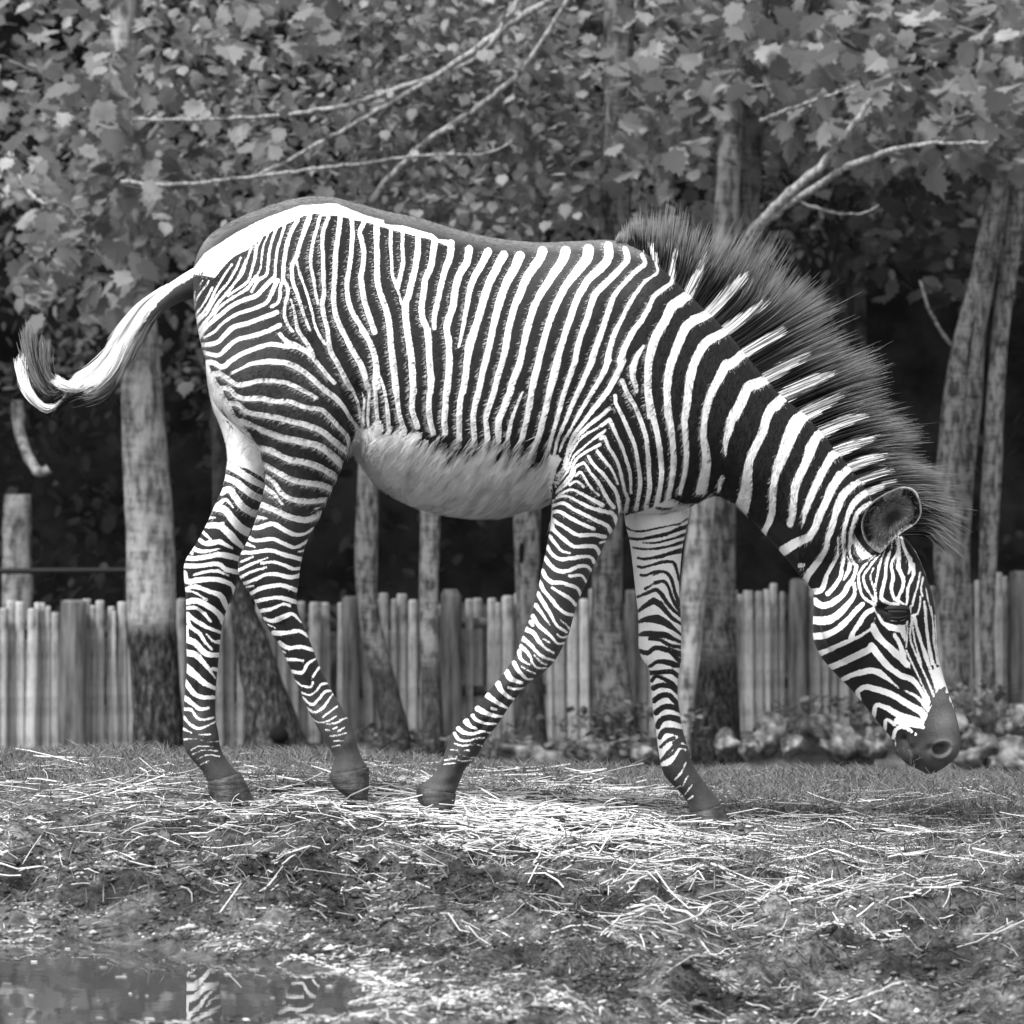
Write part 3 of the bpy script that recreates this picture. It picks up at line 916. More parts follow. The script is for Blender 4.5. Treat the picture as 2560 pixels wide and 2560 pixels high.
def to_px(co):
    """side-view drawing position of coat points (both flanks read the same drawing)"""
    k = CAM_D / (CAM_D - np.abs(co[:, 1]))
    return 1280 + co[:, 0] * k * PXM, 2010 - ((co[:, 2] - CAM_Z) * k + CAM_Z) * PXM

def coat(co):
    px, py = to_px(co)
    f = sample(FIELD["body"], px, py)
    far = co[:, 1] > 0.012
    kf = CAM_D / (CAM_D + co[:, 1])
    qx, qy = 1280 + co[:, 0] * kf * PXM, 2010 - ((co[:, 2] - CAM_Z) * kf + CAM_Z) * PXM
    hind = far & (qx < 1000) & (qy > 1075)
    fore = far & (qx > 1540) & (qx < 1900) & (qy > 1290)
    f = np.where(hind, sample(FIELD["fh"], qx, qy), f)
    f = np.where(fore, sample(FIELD["ff"], qx, qy), f)
    # the near legs' inner faces show plain coat where the drawing ends
    tone = np.zeros(len(co))
    for x, y, r, s in TONE:
        tone = np.maximum(tone, s * np.exp(-((px - x) ** 2 + (py - y) ** 2) / (2 * (r * .8) ** 2)))
    dl, _ = catmull(DORSAL, 12)
    top = np.where((py < 720) & (px < 1640))[0]
    if len(top):
        dd = np.concatenate([np.min((px[c][:, None] - dl[None, :, 0]) ** 2 + (py[c][:, None] - dl[None, :, 1]) ** 2, axis=1) for c in np.array_split(top, max(1, len(top) // 20000))])
        tone[top] = np.maximum(tone[top], .62 * np.exp(-dd / (2 * 17. ** 2)))
    leg = (hind | fore)
    t2 = np.zeros(len(co))
    for x, y, r, s in TONE:
        t2 = np.maximum(t2, s * np.exp(-((qx - x) ** 2 + (qy - y) ** 2) / (2 * (r * .8) ** 2)))
    tone = np.where(leg, t2, tone)
    return f, tone

# ------------------------------------------------------------------ body surface
VOXEL = 0.0028
NR = 40
def loft(stations, yscale=1.0):
    """stations: (ax, ay, bx, by, y centre, half width, egg); a = top / rear edge, b = bottom / front edge in drawing px"""
    st = np.array(stations, float)
    # resample smoothly along the limb
    n = (len(st) - 1) * 5 + 1
    P, _ = catmull(st * np.array([1, 1, 1, 1, 1000, 1000, 10]), 1e9) if False else (None, None)
    u = np.linspace(0, len(st) - 1, n)
    q = np.vstack([2 * st[0] - st[1], st, 2 * st[-1] - st[-2]])
    rows = []
    for x in u:
        i = min(int(x), len(st) - 2); t = x - i
        a, b, c, d = q[i], q[i + 1], q[i + 2], q[i + 3]
        rows.append(.5 * (2 * b + (c - a) * t + (2 * a - 5 * b + 4 * c - d) * t * t + (3 * b - a - 3 * c + d) * t ** 3))
    verts = []
    th = np.linspace(0, 2 * math.pi, NR, endpoint=False)
    for ax, ay, bx, by, yc, hy, egg in rows:
        A, B = np.array(W(ax, ay, yc * yscale)), np.array(W(bx, by, yc * yscale))
        c, uax = (A + B) / 2, (A - B) / 2
        co, si = np.cos(th), np.sin(th)
        wdt = max(hy, .002) * si * (1 - egg * co)
        pts = c + co[:, None] * uax
        pts[:, 1] += wdt
        verts.append(pts)
    V = np.vstack(verts); m = len(rows)
    i, j = np.meshgrid(np.arange(m - 1), np.arange(NR), indexing='ij')
    f = np.stack([i * NR + j, i * NR + (j + 1) % NR, (i + 1) * NR + (j + 1) % NR, (i + 1) * NR + j], -1).reshape(-1, 4)
    c0, c1 = len(V), len(V) + 1
    V = np.vstack([V, verts[0].mean(0), verts[-1].mean(0)])
    jj = np.arange(NR)
    t0 = np.stack([np.full(NR, c0), (jj + 1) % NR, jj], 1)
    t1 = np.stack([np.full(NR, c1), (m - 1) * NR + jj, (m - 1) * NR + (jj + 1) % NR], 1)
    return V, f, np.vstack([t0, t1])

TRUNK = [(484,690,484,730,0,.02,0),(490,645,492,800,0,.065,0),(520,593,515,900,0,.115,.0),(580,552,560,980,0,.150,.05),(660,518,650,1060,0,.170,.08),
 (740,495,740,1090,0,.178,.10),(815,490,820,1100,0,.180,.12),(880,504,890,1138,0,.182,0.26),(960,526,950,1210,0,.188,0.28),(1050,545,1050,1264,0,.194,0.3),
 (1150,575,1150,1285,0,.197,0.3),(1250,596,1250,1286,0,.190,0.3),(1350,605,1350,1264,0,.176,0.28),(1440,602,1450,1262,0,.160,0.26),(1530,600,1550,1282,0,.145,.12),
 (1600,620,1640,1286,0,.132,.12),(1660,671,1710,1272,0,.120,.10),(1735,745,1783,1240,0,.106,.06),(1812,819,1812,1246,0,.097,.03),(1880,902,1840,1264,0,.089,0),
 (1953,983,1880,1303,0,.081,0),(2030,1047,1920,1347,0,.074,0),(2090,1120,1965,1397,0,.070,0),(2150,1192,2005,1446,0,.067,0),(2205,1275,2032,1478,0,.060,-.05),(2235,1330,2050,1500,0,.045,-.05),(2245,1360,2090,1510,0,.02,0)]
HEAD = [(2225,1310,2070,1440,0,.03,0),(2262,1335,2035,1485,0,.066,-.05),(2290,1380,2034,1515,0,.079,-.08),(2310,1425,2032,1548,0,.084,-.10),(2326,1470,2031,1580,0,.084,-.10),(2337,1520,2036,1610,0,.080,-.06),
 (2342,1580,2054,1645,0,.070,-.02),(2347,1640,2087,1684,0,.058,0),(2359,1690,2127,1724,0,.049,0),(2373,1732,2167,1772,0,.043,0),(2388,1777,2201,1814,0,.041,0),(2399,1822,2229,1848,0,.042,.0),
 (2402,1865,2247,1888,0,.043,0),(2388,1896,2266,1910,0,.037,0),(2350,1926,2296,1924,0,.024,0),(2326,1937,2312,1934,0,.006,0)]
N_HIND = [(600,620,800,620,-.05,.06,0),(520,740,880,720,-.080,.098,0),(512,880,905,880,-.093,.103,0),(534,1000,902,990,-.098,.098,0),(590,1065,895,1065,-.102,.088,0),(640,1112,880,1112,-.102,.080,0),
 (660,1165,858,1160,-.100,.070,0),(661,1220,832,1220,-.097,.060,0),(650,1262,813,1262,-.095,.054,0),(638,1302,795,1302,-.093,.049,0),(618,1352,770,1350,-.091,.044,0),(598,1392,757,1390,-.09,.042,0),
 (595,1428,750,1430,-.09,.042,0),(608,1462,747,1460,-.09,.041,0),(635,1502,741,1498,-.09,.037,0),(656,1543,748,1536,-.09,.033,0),(676,1582,766,1580,-.09,.030,0),(698,1613,783,1622,-.09,.028,0),
 (720,1662,797,1660,-.09,.027,0),(737,1700,817,1700,-.09,.027,0),(753,1738,834,1735,-.09,.027,0),(771,1778,858,1772,-.09,.030,0),(794,1820,876,1810,-.09,.033,0),(818,1862,890,1850,-.09,.033,0),
 (835,1893,898,1878,-.09,.030,0),(830,1916,910,1903,-.09,.034,0),(825,1936,921,1921,-.09,.040,0)]
F_HIND = [(600,620,800,620,.05,.06,0),(520,740,880,720,.080,.098,0),(512,880,905,880,.093,.103,0),(526,1000,880,990,.098,.098,0),(550,1065,800,1065,.102,.085,0),(564,1112,740,1112,.102,.078,0),
 (566,1165,710,1160,.100,.068,0),(556,1220,682,1220,.097,.058,0),(537,1262,662,1262,.095,.052,0),(516,1310,634,1310,.093,.047,0),(489,1360,617,1355,.091,.043,0),(462,1402,601,1395,.09,.042,0),
 (459,1440,597,1440,.09,.041,0),(463,1480,586,1480,.09,.038,0),(465,1520,569,1520,.09,.034,0),(465,1560,557,1560,.09,.030,0),(465,1612,551,1608,.09,.028,0),(467,1660,546,1662,.09,.027,0),
 (464,1700,542,1700,.09,.027,0),(460,1750,539,1748,.09,.027,0),(458,1800,540,1800,.09,.029,0),(456,1842,547,1838,.09,.033,0),(461,1870,551,1868,.09,.033,0),(478,1898,563,1892,.09,.030,0),
 (503,1925,583,1918,.09,.032,0),(520,1958,600,1936,.09,.038,0)]
N_FORE = [(1400,760,1560,760,-.05,.05,0),(1390,900,1600,900,-.072,.070,0),(1386,1050,1592,1050,-.084,.076,0),(1384,1150,1572,1150,-.088,.074,0),(1380,1235,1560,1230,-.09,.068,0),(1376,1310,1541,1312,-.09,.060,0),
 (1369,1347,1520,1344,-.09,.054,0),(1363,1382,1500,1386,-.09,.048,0),(1354,1420,1480,1426,-.09,.043,0),(1347,1460,1466,1460,-.09,.039,0),(1337,1500,1448,1498,-.09,.036,0),(1326,1540,1435,1540,-.09,.035,0),
 (1312,1574,1424,1580,-.09,.036,0),(1300,1608,1408,1616,-.09,.037,0),(1289,1636,1386,1654,-.09,.036,0),(1276,1658,1358,1682,-.09,.033,0),(1258,1684,1320,1710,-.09,.029,0),(1233,1713,1292,1744,-.09,.027,0),
 (1210,1740,1272,1769,-.09,.026,0),(1186,1769,1256,1795,-.09,.026,0),(1158,1800,1239,1819,-.09,.028,0),(1130,1830,1219,1843,-.09,.032,0),(1118,1860,1204,1872,-.09,.033,0),(1106,1898,1188,1896,-.09,.032,0),
 (1086,1934,1164,1921,-.09,.029,0),(1064,1953,1154,1944,-.09,.033,0),(1046,1966,1138,1986,-.09,.040,0)]
F_FORE = [(1460,760,1600,760,.05,.05,0),(1480,900,1640,900,.072,.070,0),(1520,1050,1690,1050,.084,.074,0),(1545,1150,1715,1150,.086,.070,0),(1556,1235,1726,1230,.086,.064,0),(1562,1306,1723,1288,.086,.056,0),
 (1571,1342,1714,1334,.086,.050,0),(1577,1380,1706,1374,.086,.045,0),(1583,1430,1701,1430,.086,.041,0),(1588,1480,1700,1480,.086,.038,0),(1594,1530,1702,1530,.086,.038,0),(1596,1580,1704,1580,.086,.039,0),
 (1596,1622,1703,1620,.086,.037,0),(1606,1650,1703,1655,.086,.034,0),(1621,1668,1700,1668,.086,.031,0),(1624,1700,1696,1696,.086,.028,0),(1629,1740,1695,1738,.086,.027,0),(1632,1780,1700,1780,.086,.027,0),
 (1638,1820,1706,1820,.086,.029,0),(1643,1860,1717,1858,.086,.032,0),(1648,1892,1728,1892,.086,.033,0),(1653,1920,1737,1918,.086,.032,0),(1666,1946,1752,1942,.086,.030,0),(1698,1980,1774,1970,.086,.030,0),
 (1718,2005,1798,2000,.086,.034,0),(1724,2036,1806,2014,.086,.040,0)]
# shoulder, buttock, brow and cheek masses that round the surface
MASS = [[(1480,700,1620,760,-.05,.03,0),(1440,820,1640,860,-.075,.06,0),(1420,960,1660,980,-.085,.062,0),(1440,1090,1650,1100,-.08,.055,0),(1480,1180,1620,1180,-.07,.03,0)],
        [(2205,1490,2260,1490,-.060,.010,0),(2196,1512,2272,1512,-.064,.022,0),(2196,1530,2274,1530,-.064,.024,0),(2205,1552,2262,1552,-.060,.014,0)],
        [(2060,1500,2150,1460,-.05,.02,0),(2050,1560,2190,1540,-.052,.034,0),(2070,1620,2200,1610,-.046,.032,0),(2110,1660,2190,1660,-.036,.016,0)]]
shells = [loft(TRUNK), loft(HEAD), loft(N_HIND), loft(F_HIND), loft(N_FORE), loft(F_FORE)]
for m in MASS:
    shells.append(loft(m)); shells.append(loft([(a, b, c, d, -y, h, e) for a, b, c, d, y, h, e in m]))
VV, QQ, TT, off = [], [], [], 0
for V, Q, T in shells:
    VV.append(V); QQ.append(Q + off); TT.append(T + off); off += len(V)
raw = mesh_np("body_raw", np.vstack(VV), [np.vstack(QQ), np.vstack(TT)])
md = raw.modifiers.new("union", 'REMESH'); md.mode = 'VOXEL'; md.voxel_size = VOXEL
md = raw.modifiers.new("soften", 'SMOOTH'); md.factor = .5; md.iterations = int(30 * (0.0030 / VOXEL) ** 2)
dg = bpy.context.evaluated_depsgraph_get()
bm_me = bpy.data.meshes.new_from_object(raw.evaluated_get(dg))
bpy.data.objects.remove(raw)
nv = len(bm_me.vertices)
co = np.empty(nv * 3, np.float32); bm_me.vertices.foreach_get("co", co); co = co.reshape(-1, 3).astype(float)
no = np.empty(nv * 3, np.float32); bm_me.vertices.foreach_get("normal", no); no = no.reshape(-1, 3).astype(float)

# relief: grooves (<0) and ridges (>0) along side-view lines: depth m, radius px, points px
RELIEF = [
 (-.006,5,[(2262,1848),(2274,1866),(2286,1896),(2299,1922)]),(.003,9,[(2276,1856),(2292,1884)]),
 (-.010,14,[(2216,1520),(2236,1524),(2258,1522)]),(.004,7,[(2200,1508),(2236,1506),(2268,1512)]),(.003,6,[(2206,1532),(2232,1545),(2262,1540)]),
 (.005,9,[(2230,1580),(2250,1630),(2270,1670)]),(-.004,22,[(2110,1640),(2190,1600),(2215,1560)]),(-.006,30,[(2290,1600),(2310,1660),(2330,1710)]),
 (-.012,22,[(2040,1470),(2070,1420),(2130,1370),(2170,1330)]),(-.007,26,[(1800,1215),(1880,1250),(1960,1330),(2030,1420)]),
 (-.014,20,[(1380,1255),(1384,1180),(1400,1120)]),(-.006,30,[(1440,1000),(1490,900),(1540,800)]),(-.010,20,[(1560,1300),(1590,1220),(1640,1160)]),(.006,30,[(1420,1180),(1470,1190)]),
 (-.016,20,[(880,1130),(895,1060),(898,990)]),(-.007,40,[(880,940),(850,820),(830,740)]),(.005,45,[(700,900),(780,980)]),(-.006,22,[(560,720),(600,860),(640,1000),(660,1090)]),
 (.004,12,[(606,1400),(604,1440)]),(-.005,14,[(640,1360),(650,1420),(655,1470)]),(-.007,8,[(706,1560),(752,1680),(792,1760)]),(-.007,8,[(492,1540),(488,1680),(480,1790)]),(.004,10,[(735,1470),(745,1500)]),(.004,12,[(850,1840),(870,1850)]),(.003,12,[(500,1850),(520,1860)]),
 (-.006,8,[(1296,1700),(1246,1770),(1196,1830)]),(-.007,8,[(1656,1700),(1656,1780),(1666,1840)]),(.004,14,[(1345,1610),(1350,1640)]),(.004,14,[(1670,1585),(1668,1620)]),(.004,12,[(1150,1880),(1160,1890)]),(-.004,12,[(1370,1440),(1380,1380),(1400,1330)]),
 (-.004,9,[(1060,1956),(1110,1962),(1146,1958)])]
px, py = to_px(co)
disp = np.zeros(nv)
# nostrils: an oval pit with a raised rim
ex, ez = px - 2354, py - 1874
eu, ev_ = ex * .92 + ez * -.38, ex * .38 + ez * .92
er = np.sqrt((eu / 21.) ** 2 + (ev_ / 16.) ** 2)
tq = np.clip((1.12 - er) / .5, 0, 1)
side = np.clip(np.abs(no[:, 1]) * 1.5, 0, 1)
disp += (-.026 * tq * tq * (3 - 2 * tq) + .0022 * np.exp(-((er - 1.30) / .20) ** 2) - .006 * np.exp(-(((eu + 20) / 16) ** 2 + ((ev_ + 12) / 9) ** 2))) * side
for dep, rad, pts in RELIEF:
    p, _ = catmull(pts, 6)
    box = (px > p[:, 0].min() - 4 * rad) & (px < p[:, 0].max() + 4 * rad) & (py > p[:, 1].min() - 4 * rad) & (py < p[:, 1].max() + 4 * rad)
    ix = np.where(box)[0]
    d2 = np.min((px[ix, None] - p[None, :, 0]) ** 2 + (py[ix, None] - p[None, :, 1]) ** 2, axis=1)
    disp[ix] += dep * np.exp(-d2 / (2 * rad ** 2)) * np.clip(np.abs(no[ix, 1]) * 1.4, 0, 1)
co = co + no * disp[:, None]
bm_me.vertices.foreach_set("co", co.astype(np.float32).ravel())
bm_me.polygons.foreach_set("use_smooth", np.ones(len(bm_me.polygons), bool))
bm_me.update()
bm_me.vertices.foreach_get("normal", nn := np.empty(nv * 3, np.float32)); no = nn.reshape(-1, 3).astype(float)
f, tone = coat(co)
attr(bm_me, "coat", f + 0.15); attr(bm_me, "tone", tone)

# ------------------------------------------------------------------ coat materials
DARK, PALE, MID = 0.0095, 0.80, 0.15
def coat_material(name, jag, trans=0):
    m, n, l, b = nodes(name, .62, .18)
    fa = attr_node(n, "coat"); ta = attr_node(n, "tone")
    tc = n.new("ShaderNodeTexCoord")
    nz = noise(n, l, tc.outputs["Object"], 330, 3)
    nz2 = noise(n, l, tc.outputs["Object"], 45, 3)
    e = math_node(n, l, 'ADD', fa.outputs["Fac"], math_node(n, l, 'MULTIPLY', math_node(n, l, 'SUBTRACT', nz.outputs["Fac"], .5), jag))
    e = math_node(n, l, 'ADD', e, math_node(n, l, 'MULTIPLY', math_node(n, l, 'SUBTRACT', nz2.outputs["Fac"], .5), jag * .8))
    mr = n.new("ShaderNodeMapRange"); mr.interpolation_type = 'SMOOTHSTEP'
    mr.inputs["From Min"].default_value = 1.1; mr.inputs["From Max"].default_value = -1.1
    l.new(e, mr.inputs["Value"])
    dk = n.new("ShaderNodeMix"); dk.data_type = 'RGBA'
    dk.inputs["A"].default_value = grey(DARK); dk.inputs["B"].default_value = grey(MID * 1.6)
    tv = math_node(n, l, 'ADD', ta.outputs["Fac"], math_node(n, l, 'MULTIPLY', math_node(n, l, 'SUBTRACT', nz2.outputs["Fac"], .5), math_node(n, l, 'ADD', .06, math_node(n, l, 'MULTIPLY', ta.outputs["Fac"], .75))), True)
    tv = math_node(n, l, 'ADD', tv, math_node(n, l, 'MULTIPLY', math_node(n, l, 'SUBTRACT', nz.outputs["Fac"], .5), math_node(n, l, 'MULTIPLY', ta.outputs["Fac"], 1.1)), True)
    l.new(tv, dk.inputs["Factor"])
    lt = ramp(n, [(.3, PALE * .86), (.7, PALE)]); l.new(nz2.outputs["Fac"], lt.inputs[0])
    mx = n.new("ShaderNodeMix"); mx.data_type = 'RGBA'
    l.new(mr.outputs[0], mx.inputs["Factor"]); l.new(dk.outputs["Result"], mx.inputs["A"]); l.new(lt.outputs[0], mx.inputs["B"])
    l.new(mx.outputs["Result"], b.inputs["Base Color"])
    b.inputs["Sheen Weight"].default_value = .05
    bump(n, l, b, nz.outputs["Fac"], .0010, .8)
    if trans:
        t = n.new("ShaderNodeBsdfTranslucent"); l.new(mx.outputs["Result"], t.inputs[0])
        ms = n.new("ShaderNodeMixShader"); ms.inputs[0].default_value = trans
        l.new(b.outputs[0], ms.inputs[1]); l.new(t.outputs[0], ms.inputs[2]); l.new(ms.outputs[0], n["Material Output"].inputs[0])
    return m
M_COAT = coat_material("striped_coat", 6.0)
bm_me.materials.clear(); bm_me.materials.append(M_COAT)

zebra = empty("zebra", W(1180, 2010, 0))
tag(zebra, "young striped zebra walking over straw with its head lowered to the ground", "zebra")
ZLOC = np.array(zebra.location)
def under_zebra(o):
    o.parent = zebra
    o.matrix_parent_inverse = Matrix.Translation(-Vector(ZLOC))
    return o
body = under_zebra(link(bpy.data.objects.new("body", bm_me)))
# ------------------------------------------------------------------ hooves
mh, n, l, b = nodes("hoof_horn", .55, .35)
tc = n.new("ShaderNodeTexCoord"); mp = n.new("ShaderNodeMapping"); mp.inputs["Scale"].default_value = (12, 12, 90)
l.new(tc.outputs["Object"], mp.inputs[0])
nz = noise(n, l, mp.outputs[0], 2.2, 4)
nd = noise(n, l, tc.outputs["Object"], 45, 6, .7)
sm = math_node(n, l, 'ADD', math_node(n, l, 'MULTIPLY', nz.outputs["Fac"], .45), math_node(n, l, 'MULTIPLY', nd.outputs["Fac"], .55))
r = ramp(n, [(.36, .012), (.48, .034), (.60, .075), (.70, .14)]); l.new(sm, r.inputs[0]); l.new(r.outputs[0], b.inputs["Base Color"])
bump(n, l, b, sm, .006, .8)
HOOVES = [[(826,1930,920,1917,-.09,.036,0),(823,1936,923,1922,-.09,.044,0),(826,1952,923,1946,-.09,.047,0),(838,1970,922,1974,-.09,.049,0),(864,1990,919,1998,-.09,.047,0)],
 [(520,1950,598,1932,.09,.036,0),(518,1958,604,1938,.09,.043,0),(520,1974,614,1956,.09,.047,0),(524,1990,624,1976,.09,.050,0),(526,2006,636,2006,.09,.053,0)],
 [(1050,1962,1138,1981,-.09,.036,0),(1044,1967,1140,1988,-.09,.043,0),(1041,1988,1137,2006,-.09,.047,0),(1053,2014,1134,2024,-.09,.049,0),(1086,2043,1129,2040,-.09,.046,0)],
 [(1724,2030,1802,2010,.086,.036,0),(1722,2036,1808,2015,.086,.043,0),(1725,2046,1816,2032,.086,.048,0),(1728,2056,1824,2050,.086,.052,0),(1730,2068,1830,2068,.086,.054,0)]]
for st in HOOVES:
    V, Q, T = loft(st)
    under_zebra(mesh_np("hoof", V, [Q, T], mh))

# ------------------------------------------------------------------ eyes
me_, n, l, b = nodes("dark_eye", .18, .5)
b.inputs["Base Color"].default_value = grey(.012)
def sphere(c, r, nu=20, nv_=12, sq=(1, 1, 1)):
    th = np.linspace(0, math.pi, nv_); ph = np.linspace(0, 2 * math.pi, nu, endpoint=False)
    P = np.array([[math.sin(t) * math.cos(p), math.sin(t) * math.sin(p), math.cos(t)] for t in th for p in ph]) * np.array(sq) * r + np.array(c)
    F = np.array([[i * nu + j, i * nu + (j + 1) % nu, (i + 1) * nu + (j + 1) % nu, (i + 1) * nu + j] for i in range(nv_ - 1) for j in range(nu)])
    return P, F
for s in (-1, 1):
    P, F = sphere((0, 0, 0), .0170, sq=(1.35, .85, .95))
    c = W(2238, 1529, -.066); c.y *= -s
    ey = under_zebra(mesh_np("eye", P + np.array(c), F, me_))
    # lids: two bands wrapped over the ball
    for nm, lo, hi, drop in (("upper_eyelid", 10, 72, .0), ("lower_eyelid", -72, -34, .0)):
        vs_, fs_ = [], []
        az = np.linspace(-98, 98, 22)
        el = np.linspace(lo, hi, 6)
        for e_ in el:
            for a_ in az:
                edge = math.radians(e_ * (1 - (abs(a_) / 98) ** 2 * .9))
                R_ = .0190
                v = np.array([1.42 * R_ * math.cos(edge) * math.sin(math.radians(a_)), -.86 * R_ * math.cos(edge) * math.cos(math.radians(a_)), R_ * math.sin(edge)])
                v[1] *= -s if s > 0 else 1
                vs_.append(np.array(c) + v * (1, 1, 1))
        N_ = len(az)
        for i in range(len(el) - 1):
            for j in range(N_ - 1):
                fs_.append((i * N_ + j, i * N_ + j + 1, (i + 1) * N_ + j + 1, (i + 1) * N_ + j))
        ld = mesh_np(nm, vs_, np.array(fs_), None)
        q = np.array(vs_)
        f_, t_ = coat(q)
        attr(ld.data, "coat", np.where(np.repeat(np.arange(len(el)), N_) < 4, 8.0, f_) if nm[0] == 'u' else np.where(np.repeat(np.arange(len(el)), N_) > 1, 8.0, f_))
        attr(ld.data, "tone", np.full(len(q), .0))
        ld.data.materials.append(M_COAT)
        sd = ld.modifiers.new("thickness", 'SOLIDIFY'); sd.thickness = .003; sd.offset = 0
        ld.parent = ey

# ------------------------------------------------------------------ ears
ma, n, l, b = nodes("ear_skin", .8, .1)
aa = attr_node(n, "shade"); tc = n.new("ShaderNodeTexCoord"); nz = noise(n, l, tc.outputs["Object"], 160, 3)
mm_ = n.new("ShaderNodeMix"); mm_.data_type = 'RGBA'; mm_.blend_type = 'MULTIPLY'; mm_.inputs["Factor"].default_value = .55
rr = ramp(n, [(.3, .35), (.65, 1.0)]); l.new(nz.outputs["Fac"], rr.inputs[0])
l.new(aa.outputs["Color"], mm_.inputs["A"]); l.new(rr.outputs[0], mm_.inputs["B"]); l.new(mm_.outputs["Result"], b.inputs["Base Color"])
EAR = [(2201,1384),(2178,1370),(2159,1344),(2153,1310),(2163,1279),(2178,1257),(2198,1242),(2226,1227),(2258,1217),(2286,1225),(2300,1250),(2304,1282),(2294,1304),(2280,1316),(2258,1330),(2238,1346),(2220,1364)]
op, _ = catmull(EAR + EAR[:1], 5)
op = op[:-1]; NO = len(op)
ec = np.array([2232., 1296.])
ear_parts = []
for s in (-1, 1):
    V, sh = [], []
    RING = [1.0, .97, .92, .76, .68, .55, .38, .2, .02]
    def depth(p):   # tilt: base close to the skull, tip out to the side
        return -.070 - .034 * np.clip((1384 - p[:, 1]) / 165, 0, 1)
    for side in (0, 1):
        for r_ in RING:
            p = ec + (op - ec) * (r_ if side == 0 else (r_ * 1.0))
            y = depth(p)
            cup = (1 - r_ ** 2)
            y = y + (cup * .026 if side == 0 else cup * .036 + .004)
            for (x_, y_), dy in zip(p, y):
                w = W(x_, y_, dy); V.append((w.x, -s * -abs(w.y) if False else (w.y if s < 0 else -w.y), w.z))
            ang = np.degrees(np.arctan2(-(op[:, 1] - ec[1]), op[:, 0] - ec[0]))
            if side == 0:
                base = {1.0: .45, .97: .4, .92: .03, .76: .02, .68: .20, .55: .22, .38: .14, .2: .04, .02: .03}[r_]
                v_ = np.full(NO, base)
                if r_ in (.76, .92):
                    low = (ang < -20) & (ang > -135)       # towards the base no dark rim
                    top = (ang > 70) & (ang < 115)
                    v_ = np.where(low | top, .38, .012)
                if r_ in (1.0, .97):
                    v_ = np.where((ang > 40) & (ang < 150), .85, .30)
            else:
                v_ = np.where(np.sin(np.radians(ang * 6)) > 0, .55, .03) * np.ones(NO)
            sh.append(v_)
    V = np.array(V); sh = np.concatenate(sh)
    m_ = len(RING); F = []
    for side in (0, 1):
        o = side * m_ * NO
        for i in range(m_ - 1):
            for j in range(NO):
                q = [o + i * NO + j, o + i * NO + (j + 1) % NO, o + (i + 1) * NO + (j + 1) % NO, o + (i + 1) * NO + j]
                F.append(q if side == 0 else q[::-1])
    for j in range(NO):
        F.append([j, m_ * NO + j, m_ * NO + (j + 1) % NO, (j + 1) % NO])
    e_ = under_zebra(mesh_np("ear", V, np.array(F), ma))
    attr(e_.data, "shade", sh)
    ear_parts.append(e_)

# ------------------------------------------------------------------ hair as tapered ribbons
M_HAIR = coat_material("long_hair", .8, .32)
def ribbons(name, curves, width, coatv, tonev, parent, mat, normals=None):
    """curves (n, k, 3); width (n, k) half widths"""
    n_, k, _ = curves.shape
    d = np.gradient(curves, axis=1)
    rv = rng.normal(0, .55, size=(n_, 1, 3)) + (normals[:, None] if normals is not None else 0)
    side = np.cross(d, rv); side /= np.linalg.norm(side, axis=2, keepdims=True) + 1e-9
    if normals is not None:                            # the lit face of each ribbon looks outwards
        side = side * np.where(np.sum(np.cross(side, d) * normals[:, None], 2, keepdims=True) < 0, -1, 1)
    L_, R_ = curves - side * width[..., None], curves + side * width[..., None]
    V = np.stack([L_, R_], 2).reshape(-1, 3)
    b0 = (np.arange(n_) * 2 * k)[:, None]; i = np.arange(k - 1)[None, :]
    F = np.stack([b0 + 2 * i, b0 + 2 * i + 1, b0 + 2 * i + 3, b0 + 2 * i + 2], -1).reshape(-1, 4)
    o = mesh_np(name, V, F, mat)
    attr(o.data, "coat", np.repeat(coatv.reshape(-1), 2)); attr(o.data, "tone", np.repeat(tonev.reshape(-1), 2))
    if normals is not None:
        nn_ = np.repeat(np.repeat(normals[:, None], k, 1), 2, 1).reshape(-1, 3)
        o.data.normals_split_custom_set_from_vertices(nn_.astype(np.float32))
    if parent is zebra: under_zebra(o)
    elif parent is not None: o.parent = parent
    return o

# mane: root, middle, tip in the drawing
MANE = np.array([(1540,606,1543,597,1546,589),(1562,614,1562,594,1563,574),(1588,628,1584,590,1582,552),(1610,642,1606,590,1604,530),(1650,672,1660,610,1668,535),(1690,706,1712,640,1722,548),(1719,738,1762,640,1800,572),
 (1771,786,1862,690,1903,603),(1800,832,1920,748,1972,640),(1818,860,1950,780,2030,690),(1845,895,1970,818,2090,760),(1900,948,2025,880,2148,832),(1945,992,2087,932,2190,892),(1997,1038,2126,978,2228,950),(2042,1086,2164,1036,2262,1022),
 (2076,1136,2190,1092,2298,1086),(2110,1178,2222,1136,2326,1140),(2131,1215,2232,1172,2352,1178),(2150,1245,2262,1200,2384,1212),(2190,1270,2300,1228,2398,1252),(2225,1300,2330,1262,2404,1310),(2250,1325,2345,1300,2410,1360),(2262,1338,2340,1330,2408,1392)], float)
mu = np.linspace(0, 1, len(MANE))
def mane_at(u):
    return np.stack([np.interp(u, mu, MANE[:, c]) for c in range(6)], 1)
NM, K = 11000, 7
u = rng.random(NM)
clump = np.round(u * 120 + vnoise(u * 100, u * 0, 1.3, 88) * 1.4) / 120 + rng.normal(0, .0006, NM)
A = mane_at(u); B = mane_at(np.clip(clump, 0, 1))
pull = .92 * rng.random(NM) ** .4
tipj = rng.normal(0, 1, (NM, 2)) * 5
lenf = np.clip(.80 + .22 * np.sin(clump * 700) * .35 + rng.normal(0, .10, NM), .45, 1.12)
lenf = np.where(u < .36, np.clip(lenf * rng.uniform(.55, 1.25, NM), .3, 1.25), lenf)
wild = rng.random(NM) < .05
lenf = np.where(wild, lenf * 1.1, lenf)
